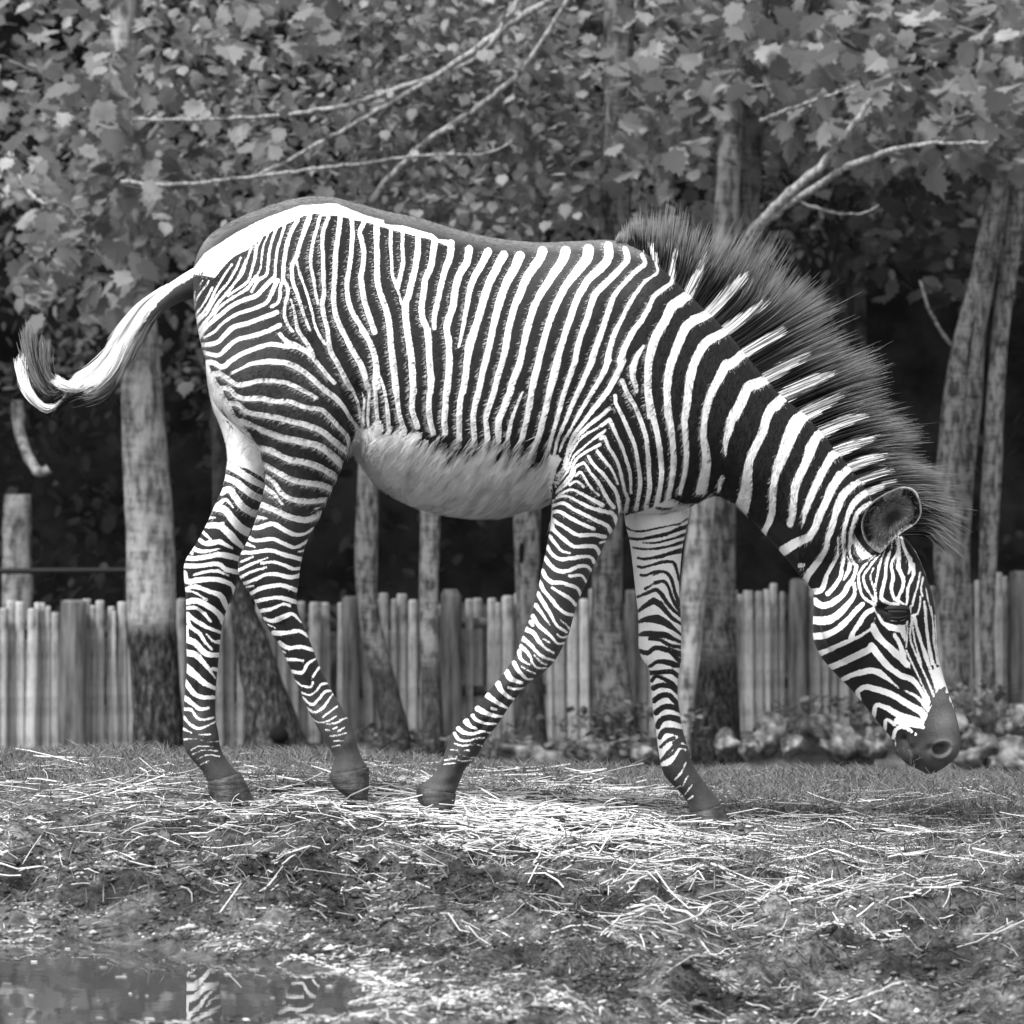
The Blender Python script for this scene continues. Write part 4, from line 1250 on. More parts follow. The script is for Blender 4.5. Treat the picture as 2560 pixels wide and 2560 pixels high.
root = A[:, 0:2]; mid = A[:, 2:4] * (1 - pull[:, None] * .6) + B[:, 2:4] * pull[:, None] * .6 + tipj * .4
tip = A[:, 4:6] * (1 - pull[:, None]) + B[:, 4:6] * pull[:, None] + tipj * np.where(wild, 2.6, 1)[:, None]
tip = root + (tip - root) * lenf[:, None]; mid = root + (mid - root) * (lenf[:, None] * .5 + .5)
depth_r = rng.uniform(-.021, .021, NM); depth_t = depth_r * 1.3 + rng.normal(0, .005, NM)
tt = np.linspace(0, 1, K)
pxy = root[:, None] * (1 - tt[None, :, None]) ** 2 + 2 * mid[:, None] * (tt * (1 - tt))[None, :, None] + tip[:, None] * (tt ** 2)[None, :, None]
# start inside the neck
pxy[:, 0] -= (pxy[:, 2] - pxy[:, 0]) * .25
yy = depth_r[:, None] * (1 - tt) + depth_t[:, None] * tt
kk = (CAM_D + yy) / CAM_D
cv = np.stack([(pxy[..., 0] - 1280) / PXM * kk, yy, CAM_Z + ((2010 - pxy[..., 1]) / PXM - CAM_Z) * kk], -1)
pc_ = pxy.copy(); pc_[:, 0] = root
fx = sample(FIELD["body"], pc_[..., 0].ravel(), pc_[..., 1].ravel()).reshape(NM, K) + rng.normal(0, 1.6, NM)[:, None] - 3.5
fx = fx + rng.normal(0, 1.5, NM)[:, None] + 16 * np.clip((tt[None, :] - .52 - rng.normal(0, .13, NM)[:, None]) / .25, 0, 2)
tn = np.clip((tt[None, :] - .44 - rng.normal(0, .07, (NM, 1))) / .4, 0, 1) * (.55 + .45 * rng.random((NM, 1))) + rng.normal(0, .05, (NM, 1))
tn = tn * np.where(u < .14, 1.0, 1.0)[:, None]
tn = np.where((u < .06)[:, None], .9, tn)
wd = (.00075 * (1 - tt ** 2 * .85))[None, :] * np.ones((NM, 1))
nrm = np.tile(np.array([[0., -.75, .65]]), (NM, 1)) + rng.normal(0, .22, (NM, 3)); nrm /= np.linalg.norm(nrm, axis=1, keepdims=True)
ribbons("mane", cv, wd, fx, np.clip(tn, 0, 1.1), zebra, M_HAIR, nrm)

# hair inside and round the near and far ear
for e_, s in zip(ear_parts, (-1, 1)):
    ang_i = rng.integers(0, NO, 900); r0_ = rng.uniform(.45, .93, 900)
    a_ = ec + (op[ang_i] - ec) * r0_[:, None]
    inward = rng.random(900) < .75
    b__ = a_ + np.where(inward[:, None], (np.array([2215., 1360.]) - a_) * -.10 + (ec - a_) * .22, (a_ - ec) * .10) + rng.normal(0, 5, (900, 2))
    tt_ = np.linspace(0, 1, 4)
    q_ = a_[:, None] + (b__ - a_)[:, None] * tt_[None, :, None]
    y_ = -.074 - .034 * np.clip((1384 - q_[..., 1]) / 165, 0, 1) + .024 * (1 - np.minimum(r0_, 1) ** 2)[:, None] - .006 * np.sin(tt_ * 2)[None]
    kq_ = (CAM_D + y_) / CAM_D
    c_ = np.stack([(q_[..., 0] - 1280) / PXM * kq_, y_ * (1 if s < 0 else -1), CAM_Z + ((2010 - q_[..., 1]) / PXM - CAM_Z) * kq_], -1)
    top_ = (a_[:, 1] < 1260)
    h_ = ribbons("ear_hair", c_, np.tile(np.array([[.0005, .0005, .0004, .0001]]), (900, 1)), np.full((900, 4), 9.), np.repeat(np.where(r0_ > .76, .10 * rng.random(900), 1.0 * rng.random(900))[:, None], 4, 1), None, M_HAIR, np.tile(np.array([[0., -.8 * (1 if s < 0 else -1), .6]]), (900, 1)))
    h_.parent = e_
# whiskers round the lips and nostrils
wa = np.array([(2262, 1880), (2275, 1905), (2300, 1925), (2330, 1930), (2365, 1905), (2290, 1895), (2252, 1862)], float)[rng.integers(0, 7, 46)] + rng.normal(0, 9, (46, 2))
wb = wa + rng.normal(0, 10, (46, 2)) + np.array([4, 22])
sgn = np.where(rng.random(46) < .6, -1, 1)
wt = np.linspace(0, 1, 5)
wq = wa[:, None] + (wb - wa)[:, None] * wt[None, :, None]
wy = (-.036 - .018 * wt)[None] * -sgn[:, None] * -1
wc = np.stack([(wq[..., 0] - 1280) / PXM, wy, (2010 - wq[..., 1]) / PXM], -1)
wk = ribbons("whiskers", wc, np.tile(np.array([[.00035, .0003, .00025, .0002, .0001]]), (46, 1)), np.full((46, 5), 9.), np.full((46, 5), .7), zebra, M_HAIR, np.tile(np.array([[0., -.8, .6]]), (46, 1)))
wk["kind"] = "stuff"

# ------------------------------------------------------------------ tail with its tuft
TAIL = [(520,655,500,760,0,.030,0),(480,672,480,748,0,.026,0),(422,709,436,762,0,.021,0),(373,744,398,790,0,.018,0),(340,772,372,820,0,.017,0),(312,802,345,852,0,.017,0),(293,838,322,886,0,.017,0),(274,872,302,918,0,.018,0),
 (250,900,280,950,0,.018,0),(210,932,240,982,0,.018,0),(182,950,200,990,0,.015,0),(160,952,168,986,0,.012,0),(142,950,146,976,0,.006,0)]
V, Q, T = loft(TAIL)
tl = under_zebra(mesh_np("tail", V, [Q, T], M_COAT))
qx, qy = to_px(V)
ring = np.concatenate([np.tile(np.cos(np.linspace(0, 2 * math.pi, NR, endpoint=False)), (len(V) - 2) // NR), [0, 0]])   # 1 = upper edge
saw = 7 * np.abs(((qx * .11) % 1) - .5)
edge = np.interp(qx, [150, 300, 340, 420, 480], [-30, -24, -8, 3, 8])
attr(tl.data, "coat", -(ring * 15) + edge + saw - 2)
attr(tl.data, "tone", np.interp(qx, [250, 330, 420, 480], [.7, .4, .18, .05]))
def strokes(name, paths, count, spread, wid, k=9):
    cs, fs, ts = [], [], []
    for pts, wt, field, tn_, jit in paths:
        p, _ = catmull(pts, 4)
        for _ in range(int(count * wt)):
            a0, a1 = rng.uniform(0, .25), rng.uniform(.7, 1)
            idx = np.linspace(a0, a1, k) * (len(p) - 1)
            q = np.stack([np.interp(idx, np.arange(len(p)), p[:, c]) for c in (0, 1)], 1)
            g = np.linspace(.35, 1, k)[:, None]
            q = q + rng.normal(0, jit, 2) * g + rng.normal(0, jit * .05, (k, 2))
            y = rng.normal(0, spread) * g[:, 0]
            kq = (CAM_D + y) / CAM_D
            cs.append(np.stack([(q[:, 0] - 1280) / PXM * kq, y, CAM_Z + ((2010 - q[:, 1]) / PXM - CAM_Z) * kq], 1))
            fs.append(np.full(k, field)); ts.append(np.clip(np.full(k, tn_) + rng.normal(0, .12), 0, 1))
    cs = np.array(cs)
    w_ = np.tile(wid * np.sin(np.linspace(.35, 1, k) * math.pi * .98) ** .5 + wid * .1, (len(cs), 1))
    nr = np.tile(np.array([[-.1, -.7, .7]]), (len(cs), 1)) + rng.normal(0, .2, (len(cs), 3)); nr /= np.linalg.norm(nr, axis=1, keepdims=True)
    o = ribbons(name, cs, w_, np.array(fs), np.array(ts), None, M_HAIR, nr)
    return o
tuft = strokes("tail_tuft", [
   ([(176,972),(150,1006),(118,1022),(86,1000),(64,965),(54,925),(52,888)], .7, -6, 0, 6),
   ([(165,970),(130,985),(104,960),(84,915),(74,870),(70,815)], 1.1, 9, .45, 10),
   ([(165,960),(140,968),(118,940),(106,900),(104,850)], 1.0, 9, .4, 9),
   ([(160,970),(128,982),(108,950),(94,915),(90,870)], .8, 9, .0, 6),
   ([(240,960),(200,985),(150,1004),(130,1030)], .25, 9, .1, 9),
   ([(232,950),(190,972),(160,966),(134,946)], 1.1, -6, 0, 7)], 420, .014, .00085)
tuft.parent = tl
fringe = strokes("tail_fringe", [
   ([(470,735),(420,752),(372,800),(330,870)], .35, 9, .35, 7), ([(400,770),(352,838),(318,900),(290,950)], .8, 9, .75, 8),
   ([(330,820),(300,880),(268,935),(222,975)], .7, -6, 0, 8), ([(420,712),(350,766),(300,830),(262,890)], .9, -6, 0, 5),
   ([(300,830),(270,880),(230,925),(180,955)], 1.0, -6, 0, 7), ([(322,890),(286,945),(246,982),(190,994)], .8, 9, .7, 8)], 420, .011, .0007)
fringe.parent = tl

# ------------------------------------------------------------------ short coat hair over the body
NF = 200000
tri = np.empty(len(bm_me.polygons) * 4, np.int32)
bm_me.polygons.foreach_get("vertices", tri)
tri = tri.reshape(-1, 4)
a_ = np.linalg.norm(np.cross(co[tri[:, 2]] - co[tri[:, 0]], co[tri[:, 3]] - co[tri[:, 1]]), axis=1)
fpx, fpy = to_px(co[tri[:, 0]])
face_w = a_ * np.where(co[tri[:, 0], 1] > .03, .35, 1.0)
# denser along the top line, where the coat is seen against the light
cum = np.cumsum(face_w); pick = np.searchsorted(cum, rng.random(NF) * cum[-1])
w1, w2 = rng.random((NF, 1)), rng.random((NF, 1))
q4 = tri[pick]
rootp = (co[q4[:, 0]] * (1 - w1) + co[q4[:, 1]] * w1) * (1 - w2) + (co[q4[:, 3]] * (1 - w1) + co[q4[:, 2]] * w1) * w2
rn = no[q4[:, 0]]
rx, ry = to_px(rootp)
flow = np.tile(np.array([[-1., 0, -.45]]), (NF, 1))
legs = ((ry > 1300) & (rx < 2000)); flow[legs] = (-.25, 0, -1)
neck = (rx > 1650) & (ry < 1500); flow[neck] = (-.55, 0, -.85)
headm = (rx > 2020) & (ry > 1400); flow[headm] = (-.5, 0, .55)
belly = (ry > 1090) & (rx > 875) & (rx < 1378) & (ry < 1300); flow[belly] = (-.7, 0, -.8)
ff_, ft_ = coat(rootp)
dorsal = (rn[:, 2] > .75) & (rx < 1600) & (ff_ > 0) & (ft_ > .3); flow[dorsal] = (-1, 0, .10)
flow += rng.normal(0, .20, (NF, 3))
fine_ = ((rx > 1370) & (rx < 1660) & (ry > 1040)) | ((rx < 720) & (ry < 920))
lift = np.where(belly, .24, np.where(dorsal, .30, .19))[:, None]
tang = flow - rn * np.sum(flow * rn, 1, keepdims=True)
tang /= np.linalg.norm(tang, axis=1, keepdims=True) + 1e-9
dirv = tang + rn * lift; dirv /= np.linalg.norm(dirv, axis=1, keepdims=True)
ln = np.where(belly, .024, np.where(dorsal, .009, np.where(legs, .0042, np.where(headm, .0030, np.where(fine_, .0062, .0100))))) * rng.uniform(.6, 1.25, NF)
s3 = np.array([0, 1.0])
cvs = rootp[:, None] - rn[:, None] * .0008 + dirv[:, None] * (s3[None, :, None] * ln[:, None, None]) + (np.array([0, 0, -.12])[None, None] * (s3 ** 2)[None, :, None] * ln[:, None, None])
ff_ = ff_ + .1 + rng.normal(0, 1.1, NF)
wf = np.where(belly, .0006, .0006)[:, None] * np.array([1, .15])[None]
clmp = np.stack([vnoise(rx + ry * .5, ry * .4, 11., 70 + c) for c in range(3)], 1)
fn = rn * .85 + dirv * .15 + rng.normal(0, .14, (NF, 3)) + clmp * np.where(belly, .85, .25)[:, None]; fn /= np.linalg.norm(fn, axis=1, keepdims=True)
fur = ribbons("coat_hair", cvs, wf, np.repeat(ff_[:, None], 2, 1), np.repeat(np.clip(ft_ + rng.normal(0, .05, NF), 0, 1)[:, None], 2, 1), None, M_HAIR, fn)
fur.parent = body
fur["kind"] = "stuff"
# ------------------------------------------------------------------ bark, wood, stone, leaf materials
def bark_material(name, lo, hi, dark_low, scale=1.0):
    """pale mottled bark; dark cracked plates and moss up to the height where the old bark starts"""
    m, n, l, b = nodes(name, .9, .1)
    tc = n.new("ShaderNodeTexCoord")
    mp = n.new("ShaderNodeMapping"); mp.inputs["Scale"].default_value = (9 * scale, 9 * scale, 3.2 * scale); l.new(tc.outputs["Object"], mp.inputs[0])
    mq = n.new("ShaderNodeMapping"); mq.inputs["Scale"].default_value = (4 * scale, 4 * scale, 34 * scale); l.new(tc.outputs["Object"], mq.inputs[0])
    a = noise(n, l, mp.outputs[0], 3.0, 6, .65); c = noise(n, l, mq.outputs[0], 1.6, 3, .6)
    s = math_node(n, l, 'ADD', math_node(n, l, 'MULTIPLY', a.outputs["Fac"], .78), math_node(n, l, 'MULTIPLY', c.outputs["Fac"], .22))
    r = ramp(n, [(.36, lo * .35), (.45, lo), (.54, hi), (.66, hi * 1.3)]); l.new(s, r.inputs[0])
    v = noise(n, l, mp.outputs[0], 5.5, 5, .7)
    pl = ramp(n, [(.38, .006), (.47, .022), (.56, .06), (.67, .14)]); l.new(v.outputs["Fac"], pl.inputs[0])
    low = attr_node(n, "oldbark")
    k = math_node(n, l, 'MULTIPLY', math_node(n, l, 'ADD', math_node(n, l, 'SUBTRACT', a.outputs["Fac"], .5), math_node(n, l, 'SUBTRACT', low.outputs["Fac"], .45)), 5.0, True)
    mx = n.new("ShaderNodeMix"); mx.data_type = 'RGBA'
    l.new(math_node(n, l, 'MULTIPLY', k, dark_low), mx.inputs["Factor"]); l.new(r.outputs[0], mx.inputs["A"]); l.new(pl.outputs[0], mx.inputs["B"])
    l.new(mx.outputs["Result"], b.inputs["Base Color"])
    bump(n, l, b, math_node(n, l, 'ADD', a.outputs["Fac"], math_node(n, l, 'MULTIPLY', math_node(n, l, 'MULTIPLY', v.outputs["Fac"], k), 1.5)), .012, .8)
    return m
M_BIRCH = bark_material("pale_birch_bark", .16, .32, 1.0)
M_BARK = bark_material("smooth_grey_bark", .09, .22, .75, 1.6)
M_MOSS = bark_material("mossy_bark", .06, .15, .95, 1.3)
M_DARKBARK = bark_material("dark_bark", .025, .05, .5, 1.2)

def trunk(name, rows, y, mat, parent, old0, old1, sides=14, wob=.06, seed=0, yd=0.0):
    """rows: (drawing row, left px, right px); a real round stem standing at depth y"""
    r_ = np.array(rows, float)
    rr = np.linspace(r_[0, 0], r_[-1, 0], max(12, int(abs(r_[-1, 0] - r_[0, 0]) / 28)))
    L = np.interp(rr, r_[:, 0], r_[:, 1]); R = np.interp(rr, r_[:, 0], r_[:, 2])
    ker = np.ones(3) / 3
    if len(rr) > 8:
        L[1:-1] = np.convolve(L, ker, 'valid'); R[1:-1] = np.convolve(R, ker, 'valid')
    g = np.random.default_rng(seed + 100)
    V = []
    th = np.linspace(0, 2 * math.pi, sides, endpoint=False)
    ph = g.uniform(0, 6.3, 3)
    for i, row in enumerate(rr):
        yy_ = y + yd * (row - rr[-1]) / 1000
        c = np.array(W((L[i] + R[i]) / 2, row, yy_)); rad = (R[i] - L[i]) / 2 / PXM * (CAM_D + yy_) / CAM_D
        k = 1 + wob * (np.sin(2 * th + ph[0] + row * .006) + .6 * np.sin(3 * th + ph[1] - row * .01) + .5 * g.normal(0, .4, sides))
        V.append(np.stack([c[0] + rad * k * np.cos(th), c[1] + rad * k * np.sin(th), np.full(sides, c[2])], 1))
    V = np.vstack(V); m = len(rr)
    i, j = np.meshgrid(np.arange(m - 1), np.arange(sides), indexing='ij')
    F = np.stack([i * sides + j, i * sides + (j + 1) % sides, (i + 1) * sides + (j + 1) % sides, (i + 1) * sides + j], -1).reshape(-1, 4)
    top = len(V); V = np.vstack([V, V[:sides].mean(0), V[-sides:].mean(0)])
    jj = np.arange(sides)
    T = np.vstack([np.stack([np.full(sides, top), (jj + 1) % sides, jj], 1), np.stack([np.full(sides, top + 1), (m - 1) * sides + jj, (m - 1) * sides + (jj + 1) % sides], 1)])
    o = mesh_np(name, V, [F, T], mat, parent)
    row_of = np.concatenate([np.repeat(rr, sides), [rr[0], rr[-1]]])
    attr(o.data, "oldbark", sstep(old0, old1, row_of) if old1 > old0 else np.zeros(len(V)))
    return o

def branch(name, pts, r0, r1, mat, parent, sides=7):
    """pts: (px, row, depth); tapering limb with small kinks"""
    P = np.array([np.array(W(a, b_, c)) for a, b_, c in pts])
    p, t = catmull(P, .03)
    p = p + rng.normal(0, .0025, p.shape)
    d = np.gradient(p, axis=0); d /= np.linalg.norm(d, axis=1, keepdims=True)
    s1 = np.cross(d, np.array([.3, .9, .2])); s1 /= np.linalg.norm(s1, axis=1, keepdims=True); s2 = np.cross(d, s1)
    th = np.linspace(0, 2 * math.pi, sides, endpoint=False)
    rad = (r0 + (r1 - r0) * t) * (1 + rng.normal(0, .07, len(t)))
    V = (p[:, None] + rad[:, None, None] * (np.cos(th)[None, :, None] * s1[:, None] + np.sin(th)[None, :, None] * s2[:, None])).reshape(-1, 3)
    m = len(p)
    i, j = np.meshgrid(np.arange(m - 1), np.arange(sides), indexing='ij')
    F = np.stack([i * sides + j, i * sides + (j + 1) % sides, (i + 1) * sides + (j + 1) % sides, (i + 1) * sides + j], -1).reshape(-1, 4)
    o = mesh_np(name, V, F, mat, parent)
    attr(o.data, "oldbark", np.zeros(len(V)))
    return o

# ------------------------------------------------------------------ leaves
def maple_leaf():
    half = [(0, 0), (.12, -.03), (.30, -.05), (.30, .08), (.50, .22), (.40, .33), (.47, .56), (.31, .53), (.23, .74), (.12, .70), (0, .98)]
    pts = half + [(-x, y) for x, y in half[-2:0:-1]]
    v = [(0, .28, 0)] + [(x, y, .10 * abs(x) - .10 * (y - .3) ** 2) for x, y in pts]
    f = [(0, 1 + i, 1 + (i + 1) % len(pts)) for i in range(len(pts))]
    return np.array(v), np.array(f)
def oval_leaf():
    pts = [(0, 0), (.24, .18), (.30, .45), (.18, .78), (0, 1.0), (-.18, .78), (-.30, .45), (-.24, .18)]
    v = [(0, .45, -.03)] + [(x, y, .12 * abs(x)) for x, y in pts]
    return np.array(v), np.array([(0, 1 + i, 1 + (i + 1) % 8) for i in range(8)])
M_LEAF = shade_material("green_leaf", .5, .35, .35, .25, 30)

def leaf_frames(n_, droop=.6):
    """random leaf poses: blade hanging outwards, upper face mostly to the sky"""
    az = rng.uniform(0, 2 * math.pi, n_)
    pitch = rng.normal(-droop, .45, n_)                   # tip direction below the horizontal
    d = np.stack([np.cos(az) * np.cos(pitch), np.sin(az) * np.cos(pitch), np.sin(pitch)], 1)
    up = np.tile([0., 0., 1.], (n_, 1)) + rng.normal(0, .35, (n_, 3))
    s = np.cross(d, up); s /= np.linalg.norm(s, axis=1, keepdims=True)
    nn_ = np.cross(s, d)
    return s, d, nn_

def foliage(name, pos, size, shade, parent, kind="maple", droop=.6):
    lv, lf = maple_leaf() if kind == "maple" else oval_leaf()
    n_ = len(pos); s, d, nn_ = leaf_frames(n_, droop)
    cup = rng.uniform(-.6, 1.6, n_)
    V = pos[:, None] + size[:, None, None] * (lv[None, :, :1] * s[:, None] + lv[None, :, 1:2] * d[:, None] + (lv[None, :, 2:] * cup[:, None, None]) * nn_[:, None])
    F = (lf[None] + (np.arange(n_) * len(lv))[:, None, None]).reshape(-1, 3)
    o = mesh_np(name, V.reshape(-1, 3), F, M_LEAF, parent, smooth=False)
    attr(o.data, "shade", np.repeat(shade * 1.75, len(lv)))
    o["kind"] = "stuff"
    return o

leaf_meshes = []
for k in range(6):
    lv, lf = maple_leaf(); lv = lv.copy(); lv[:, 2] *= (-.6 + k * .45); lv[:, 0] *= .85 + .06 * k
    me = bpy.data.meshes.new("maple_leaf")
    me.from_pydata(lv.tolist(), [], lf.tolist()); me.materials.append(M_LEAF)
    attr(me, "shade", np.full(len(lv), .14 + .022 * k))
    leaf_meshes.append(me)
def leaf_objects(parent, pos, size, droop=.7):
    s, d, nn_ = leaf_frames(len(pos), droop)
    for i in range(len(pos)):
        o = bpy.data.objects.new("leaf", leaf_meshes[i % 6])
        m = Matrix(np.column_stack([np.vstack([s[i] * size[i], d[i] * size[i], nn_[i] * size[i]]).T, pos[i]]).tolist() + [[0, 0, 0, 1]])
        link(o, parent); o.matrix_basis = m

def cloud(n_, px0, px1, r0, r1, y0, y1, clumps=40, tight=.32, seed=0):
    """leaf positions gathered in sprays, given as a region of the drawing and a depth range"""
    g = np.random.default_rng(seed)
    cx, cr, cy = g.uniform(px0, px1, clumps), g.uniform(r0, r1, clumps), g.uniform(y0, y1, clumps)
    k = g.integers(0, clumps, n_)
    sx, sr = (px1 - px0) * tight * .25, (r1 - r0) * tight * .25
    loose = g.random(n_) < .35
    a = np.where(loose, g.uniform(px0, px1, n_), cx[k] + g.normal(0, sx, n_))
    r_ = np.where(loose, g.uniform(r0, r1, n_), cr[k] + g.normal(0, sr * .7, n_))
    y_ = np.where(loose, g.uniform(y0, y1, n_), cy[k] + g.normal(0, .25, n_))
    kk = (CAM_D + y_) / CAM_D
    return np.stack([(a - 1280) / PXM * kk, y_, CAM_Z + ((2010 - r_) / PXM - CAM_Z) * kk], 1)

def U(n_, a, b_): return rng.uniform(a, b_, n_)
# ------------------------------------------------------------------ added backdrop behind everything; its near-black colour stands for the wood's shade
mbk, n, l, b = nodes("backdrop_shade", .95, .05)
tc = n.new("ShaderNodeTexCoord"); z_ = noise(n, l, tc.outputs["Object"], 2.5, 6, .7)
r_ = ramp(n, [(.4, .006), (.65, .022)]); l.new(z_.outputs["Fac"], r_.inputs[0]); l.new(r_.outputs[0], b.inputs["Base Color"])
bx_ = np.linspace(-40, 40, 90); bz_ = np.linspace(0, 1, 30)
BX, BT = np.meshgrid(bx_, bz_)
BY = 19.5 + BT ** .8 * 9 + vnoise(BX, BT * 20, 2.5, 21) * 1.2
BZ = -1.5 + BT * 17 + vnoise(BX, BT * 20, 3.0, 22) * 1.0
bi = np.arange(90 * 30).reshape(30, 90)
bank = mesh_np("dark_backdrop", np.stack([BX, BY, BZ], -1).reshape(-1, 3), np.stack([bi[:-1, :-1], bi[:-1, 1:], bi[1:, 1:], bi[1:, :-1]], -1).reshape(-1, 4), mbk)
bank["kind"] = "structure"

# ------------------------------------------------------------------ trees
def tree(name, base, label, group=None):
    t = empty(name, (0, 0, 0))
    return tag(t, label, "tree", group)

M_TWIG = bark_material("pale_twig_bark", .16, .30, 0, 2.0)
birch = tree("birch_tree", None, "pale birch with dark cracked bark at its foot, standing before the fence behind the tail")
trunk("trunk", [(-400, 270, 330), (200, 276, 345), (450, 283, 360), (700, 291, 385), (930, 300, 407), (1180, 309, 422), (1320, 316, 430), (1460, 318, 436), (1560, 321, 441), (1700, 326, 455), (1800, 330, 462), (1900, 318, 480), (1990, 296, 505)], 10.2, M_BIRCH, birch, 1420, 1700, seed=1)
foliage("crown", np.vstack([cloud(1500, -150, 760, -350, 560, 9.4, 12.6, 46, seed=1), cloud(420, 40, 470, 420, 760, 9.3, 11, 16, seed=2), cloud(260, 190, 440, -120, 480, 9.2, 9.9, 14, seed=7)]), U(2180, .045, .095), U(2180, .09, .20), birch, "maple")
leaf_objects(birch, np.vstack([cloud(60, 90, 430, 500, 800, 9.2, 9.9, 9, seed=3), cloud(50, 0, 460, 80, 420, 9.2, 10.2, 10, seed=4), cloud(26, 560, 840, -20, 120, 9.2, 9.8, 5, seed=5), cloud(7, 400, 600, 950, 1140, 9.8, 10.4, 7, seed=6)]), np.concatenate([U(136, .075, .125), U(7, .05, .075)]))
branch("branch", [(20, 360, 9.9), (60, 460, 9.8), (110, 510, 9.7), (165, 512, 9.7), (215, 560, 9.7)], .012, .005, M_BIRCH, birch)
branch("branch", [(330, 380, 10.2), (300, 300, 10), (230, 250, 9.9), (120, 200, 9.8), (20, 150, 9.7)], .016, .006, M_BARK, birch)

slim = [("slim grey tree with a bent foot, showing between the hind legs and the belly's flank", [(-300, 905, 950), (600, 902, 950), (1000, 899, 948), (1220, 895, 945), (1400, 885, 942), (1500, 893, 940), (1600, 905, 962), (1700, 928, 992), (1800, 950, 1020), (1860, 955, 1035), (1990, 950, 1050)], 10.4, (500, 1050), 0),
        ("slim straight grey tree standing under the middle of the belly", [(-300, 1066, 1104), (600, 1060, 1104), (1270, 1052, 1100), (1500, 1047, 1097), (1700, 1050, 1103), (1850, 1052, 1110), (1990, 1046, 1120)], 10.3, (850, 1300), 1),
        ("grey tree with a knot hole, standing just behind the near foreleg", [(-300, 1300, 1356), (600, 1294, 1356), (1280, 1285, 1352), (1500, 1289, 1346), (1700, 1294, 1356), (1850, 1290, 1372), (1990, 1270, 1390)], 10.6, (1050, 1500), 2)]
for lab, rows, yy_, (c0, c1), k in slim:
    t = tree("slim_tree", None, lab)
    trunk("trunk", rows, yy_, M_BARK, t, 1480, 1850, seed=10 + k)
    nl = 2800
    foliage("crown", np.vstack([cloud(1100, c0, c1, -250, 600, 11, 14.5, 40, seed=20 + k), cloud(1300, c0 - 60, min(c1 + 60, 1440), -150, 570, 9.6, 10.15, 50, seed=28 + k), cloud(nl - 2400, c0 - 100, c1 + 100, -700, 0, 11, 15, 20, seed=25 + k)]), U(nl, .032, .062), U(nl, .09, .19), t, "maple" if k else "oval")
    if k == 0:
        branch("branch", [(925, 500, 9.68), (1040, 375, 9.58), (1150, 300, 9.48), (1300, 180, 9.38), (1420, 0, 9.28), (1500, -120, 9.28)], .013, .009, M_TWIG, t)
        branch("branch", [(640, 440, 9.18), (760, 380, 9.28), (900, 300, 9.38), (1060, 210, 9.38), (1180, 130, 9.38), (1290, 50, 9.38), (1390, -10, 9.28)], .006, .014, M_TWIG, t)
        branch("branch", [(330, 300, 9.18), (480, 300, 9.18), (640, 292, 9.28), (830, 270, 9.28), (1000, 220, 9.38), (1180, 150, 9.38), (1260, 60, 9.38), (1320, -40, 9.38)], .006, .012, M_TWIG, t)
        branch("branch", [(300, 455, 9.08), (460, 462, 9.08), (640, 440, 9.18), (860, 415, 9.28), (1080, 386, 9.38), (1200, 388, 9.38), (1280, 355, 9.48)], .008, .004, M_TWIG, t)
    if k == 2:
        mk, n, l, b = nodes("knot_hole_shadow", .95, .05); b.inputs["Base Color"].default_value = grey(.012)
        c = W(1303, 1383, 10.6 - .052); P, F = sphere((0, 0, 0), 1, 14, 8, (.010, .012, .040))
        mesh_np("knot_hole", P + np.array(c), F, mk, t)

m5 = tree("leaning_tree", None, "stout mossy tree with a flared foot, standing behind the chest between the forelegs")
trunk("trunk", [(-300, 1508, 1590), (300, 1506, 1586), (450, 1502, 1580), (700, 1498, 1572), (1300, 1488, 1558), (1480, 1478, 1552), (1600, 1482, 1562), (1750, 1488, 1582), (1850, 1480, 1606), (1990, 1450, 1640)], 10.4, M_MOSS, m5, 1700, 1850, seed=15)
branch("branch", [(1690, 640, 9.8), (1668, 560, 9.7), (1640, 450, 9.6), (1605, 370, 9.6), (1575, 300, 9.6)], .020, .012, M_TWIG, m5)
foliage("crown", np.vstack([cloud(1300, 1250, 1950, -250, 420, 9.7, 13, 36, seed=31), cloud(500, 1250, 1850, 300, 560, 11, 14, 18, seed=32)]), U(1800, .045, .09), U(1800, .09, .18), m5)
leaf_objects(m5, np.vstack([cloud(60, 1450, 1800, 120, 420, 9.3, 10, 10, seed=33), cloud(24, 1560, 1760, 260, 480, 9.2, 9.8, 5, seed=34)]), U(84, .07, .11))

mp = tree("maple_tree", None, "forked maple with broad lobed leaves rising behind the mane")
trunk("stem", [(-300, 1870, 1935), (330, 1850, 1908), (480, 1838, 1902), (640, 1822, 1890), (900, 1806, 1866), (1260, 1778, 1840), (1500, 1762, 1840), (1700, 1738, 1846), (1850, 1724, 1854), (1990, 1700, 1880)], 10.6, M_MOSS, mp, 1500, 1800, seed=16)
trunk("stem", [(-300, 1822, 1880), (330, 1800, 1856), (480, 1790, 1846), (640, 1774, 1836), (900, 1760, 1818), (1250, 1728, 1788), (1450, 1706, 1767), (1600, 1702, 1752), (1750, 1698, 1734), (1860, 1690, 1726), (1990, 1680, 1726)], 10.3, M_BIRCH, mp, 1750, 2100, seed=17)
branch("branch", [(1850, 640, 9.6), (1900, 560, 9.4), (1990, 470, 9.25), (2070, 395, 9.2), (2112, 340, 9.1), (2180, 250, 9.1)], .028, .009, M_TWIG, mp)
branch("branch", [(1930, 540, 9.35), (2050, 460, 9.2), (2160, 400, 9.1), (2300, 362, 9.05), (2470, 356, 9.0)], .017, .005, M_TWIG, mp)
branch("branch", [(1905, 305, 9.5), (1960, 280, 9.3), (2040, 250, 9.1), (2140, 215, 9.0)], .010, .004, M_TWIG, mp)
branch("branch", [(2000, 505, 9.3), (2080, 530, 9.3), (2150, 535, 9.3), (2195, 512, 9.3)], .007, .003, M_TWIG, mp)
